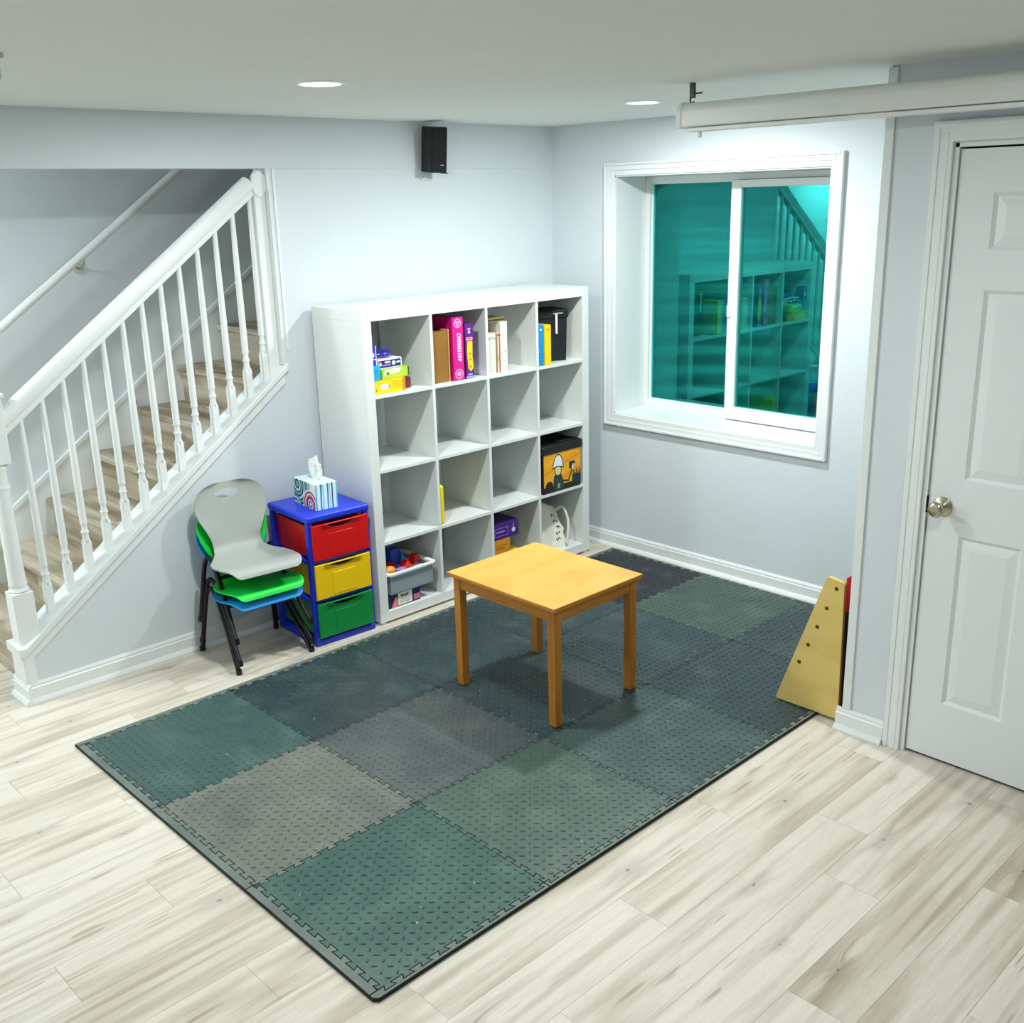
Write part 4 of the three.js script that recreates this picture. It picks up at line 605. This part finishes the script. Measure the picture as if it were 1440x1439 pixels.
// ---------------------------------------------------------------- sling book rack behind the wall corner
{
  const x0 = -1.045, x1 = -0.42, yb = 0.0161;
  const r = thing('book_rack', 'wooden sling book rack with sloping plywood end and red fabric', 'book rack', [0, yb, 0]);
  const A = [2.2, 0], B = [2.472, 0], C = [2.462, 0.55], D = [2.392, 0.562];
  const shp = () => { const p = [A, B, C, D], s = new THREE.Shape(), rr = [0.014, 0.006, 0.014, 0.014]; for (let i = 0; i < 4; i++) { const P0 = new THREE.Vector2(...p[(i + 3) % 4]), P1 = new THREE.Vector2(...p[i]), P2 = new THREE.Vector2(...p[(i + 1) % 4]); const a = P1.clone().addScaledVector(P0.clone().sub(P1).normalize(), rr[i]), b = P1.clone().addScaledVector(P2.clone().sub(P1).normalize(), rr[i]); i ? s.lineTo(a.x, a.y) : s.moveTo(a.x, a.y); s.quadraticCurveTo(P1.x, P1.y, b.x, b.y); } s.closePath(); return s; };
  const g = () => extrude(shp(), 0.018, 0.002).rotateY(-Math.PI / 2);
  for (const x of [x0 + 0.018, x1]) { const e = part('end_panel', g(), M.ply, r, [x, 0, 0]); 
    if (x < -0.9) { const edge = part('panel_edge', box(0.0125, 0.53, 0.0008, -0.009, 0.276, 2.4672).rotateX(0), M.plyEdge, e); edge.rotation.x = 0; edge.position.set(0, 0, 0.0); edge.geometry.translate(0, -0.276, -2.4672).rotateX(-0.0182).translate(0, 0.276, 2.4676); } }
  const bolts = [[2.432, 0.522], [2.398, 0.436], [2.364, 0.352], [2.331, 0.268], [2.297, 0.186]];
  bolts.forEach(([z, y], i) => {
    const bl = part('bolt', new THREE.LatheGeometry([[0.0001, 0.003], [0.004, 0.003], [0.0075, 0.0015], [0.008, 0]].map((p) => new THREE.Vector2(...p)), 16).rotateZ(Math.PI / 2), S(0x6a5426, 0.3, { metalness: 0.8 }), r, [x0 - 0.0003, y, z]);
    bl.userData.label = 'dark brass bolt head';
    part('dowel', rod([x0 + 0.018, y, z], [x1 - 0.018, y, z], 0.008), M.ply, r);
    const sag = (k) => [z + 0.002 + 0.05 * k, y - 0.07 * Math.sin(k * Math.PI) * 0.6 + 0.04 * k];
    const q = [], ix = [], n = 14; for (let a = 0; a <= n; a++) { const [zz, yy] = sag(a / n); const zc = Math.min(zz, 2.458); q.push(x0 + 0.022, yy, zc, x1 - 0.022, yy, zc); if (a < n) ix.push(2 * a, 2 * a + 1, 2 * a + 2, 2 * a + 1, 2 * a + 3, 2 * a + 2); }
    const gg = new THREE.BufferGeometry(); gg.setAttribute('position', new THREE.Float32BufferAttribute(q, 3)); gg.setIndex(ix); gg.computeVertexNormals();
    part('fabric_sling', gg, S([0xd01218, 0x14161c, 0x1a1c24, 0x14161c, 0x14161c][i], 0.85, { side: THREE.DoubleSide }), r);
  });
  part('red_backing', rspan(x0 + 0.02, x1 - 0.02, 0.43, 0.566, 2.458, 2.466, 0.002), S(0xd0101a, 0.8), r);
  part('black_backing', rspan(x0 + 0.02, x1 - 0.02, 0.03, 0.43, 2.459, 2.467, 0.002), S(0x101216, 0.85), r);
}

// ---------------------------------------------------------------- speaker, projector screen, ceiling bracket
{
  const s = thing('wall_speaker', 'small black loudspeaker mounted high on the wall header', 'speaker', [-0.905, 2.185, 0.075], -0.12);
  s.rotation.x = 0.09;
  part('cabinet', rbox(0.092, 0.212, 0.09, 0.005), S(0x090a0d, 0.5), s);
  part('grille', rbox(0.084, 0.2, 0.008, 0.003, 0, 0.001, 0.047), S(0x0c0d11, 0.8), s);
  part('badge', box(0.018, 0.003, 0.001, 0.014, -0.07, 0.0515), S(0xd8dce0, 0.4), s);
  part('wall_mount', rbox(0.05, 0.07, 0.026, 0.004, 0, 0, -0.055), M.blackPlastic, s);
  part('bottom_lip', rbox(0.03, 0.005, 0.03, 0.001, 0.04, -0.107, 0.03), M.blackPlastic, s);
}
single('wall_plate', 'small pale wall plate below the black loudspeaker', 'wall plate', rbox(0.07, 0.05, 0.006, 0.002), S(0xccd6d6, 0.5), [-0.905, 2.068, 0.0035]);
{
  const xs = -1.215, z0 = 1.835, z1 = 4.05, yc = 2.21;
  const p = thing('projector_screen', 'long white roll-down projector screen case hanging below the ceiling', 'projector screen', [0, 0, 0]);
  const sh = new THREE.Shape(); sh.moveTo(-0.036, -0.04); sh.lineTo(0.028, -0.04); sh.quadraticCurveTo(0.04, -0.04, 0.04, -0.025); sh.lineTo(0.04, 0.012); sh.quadraticCurveTo(0.036, 0.038, 0.012, 0.04); sh.lineTo(-0.014, 0.04); sh.quadraticCurveTo(-0.04, 0.034, -0.042, 0.01); sh.lineTo(-0.042, -0.03); sh.quadraticCurveTo(-0.042, -0.04, -0.036, -0.04);
  const flip = new THREE.ExtrudeGeometry(sh, { depth: z1 - z0, bevelEnabled: false, curveSegments: 8 });
  part('case', flip, S(0xe6e9e6, 0.4), p, [xs, yc, z0]);
  part('end_cap', extrude(sh, 0.024, 0.005).scale(1.07, 1.09, 1), S(0xe9ebe6, 0.45), p, [xs, yc, z0 - 0.02]);
  part('bottom_bar', rspan(xs - 0.03, xs + 0.012, yc - 0.056, yc - 0.043, z0 + 0.02, z1, 0.003), S(0xeceeec, 0.4), p);
  part('pull_tab', rbox(0.012, 0.02, 0.012, 0.003, xs - 0.01, yc - 0.066, z0 + 0.06), S(0xe4e6e2, 0.5), p);
  for (const z of [z0 + 0.018, z1 - 0.1]) part('hanger', merge([rbox(0.012, 0.05, 0.02, 0.002, xs, CEIL - 0.026, z), tube([[xs, CEIL - 0.045, z], [xs - 0.014, CEIL - 0.056, z], [xs - 0.004, CEIL - 0.07, z], [xs + 0.008, CEIL - 0.062, z]], 0.003, 16, 6), rod([xs, CEIL - 0.036, z], [xs, CEIL - 0.036, z + 0.04], 0.003, 8)]), S(0x4a4e48, 0.35, { metalness: 0.8 }), p);
}
single('ceiling_bracket', 'small pale bracket fixed to the ceiling above the stair foot', 'bracket', merge([rbox(0.06, 0.012, 0.06, 0.003, 0, -0.006, 0), rbox(0.03, 0.05, 0.012, 0.004, 0.012, -0.034, 0)]), S(0xc4c8c2, 0.45), [-3.385, CEIL, 1.35]);

renderer.render(scene, camera);
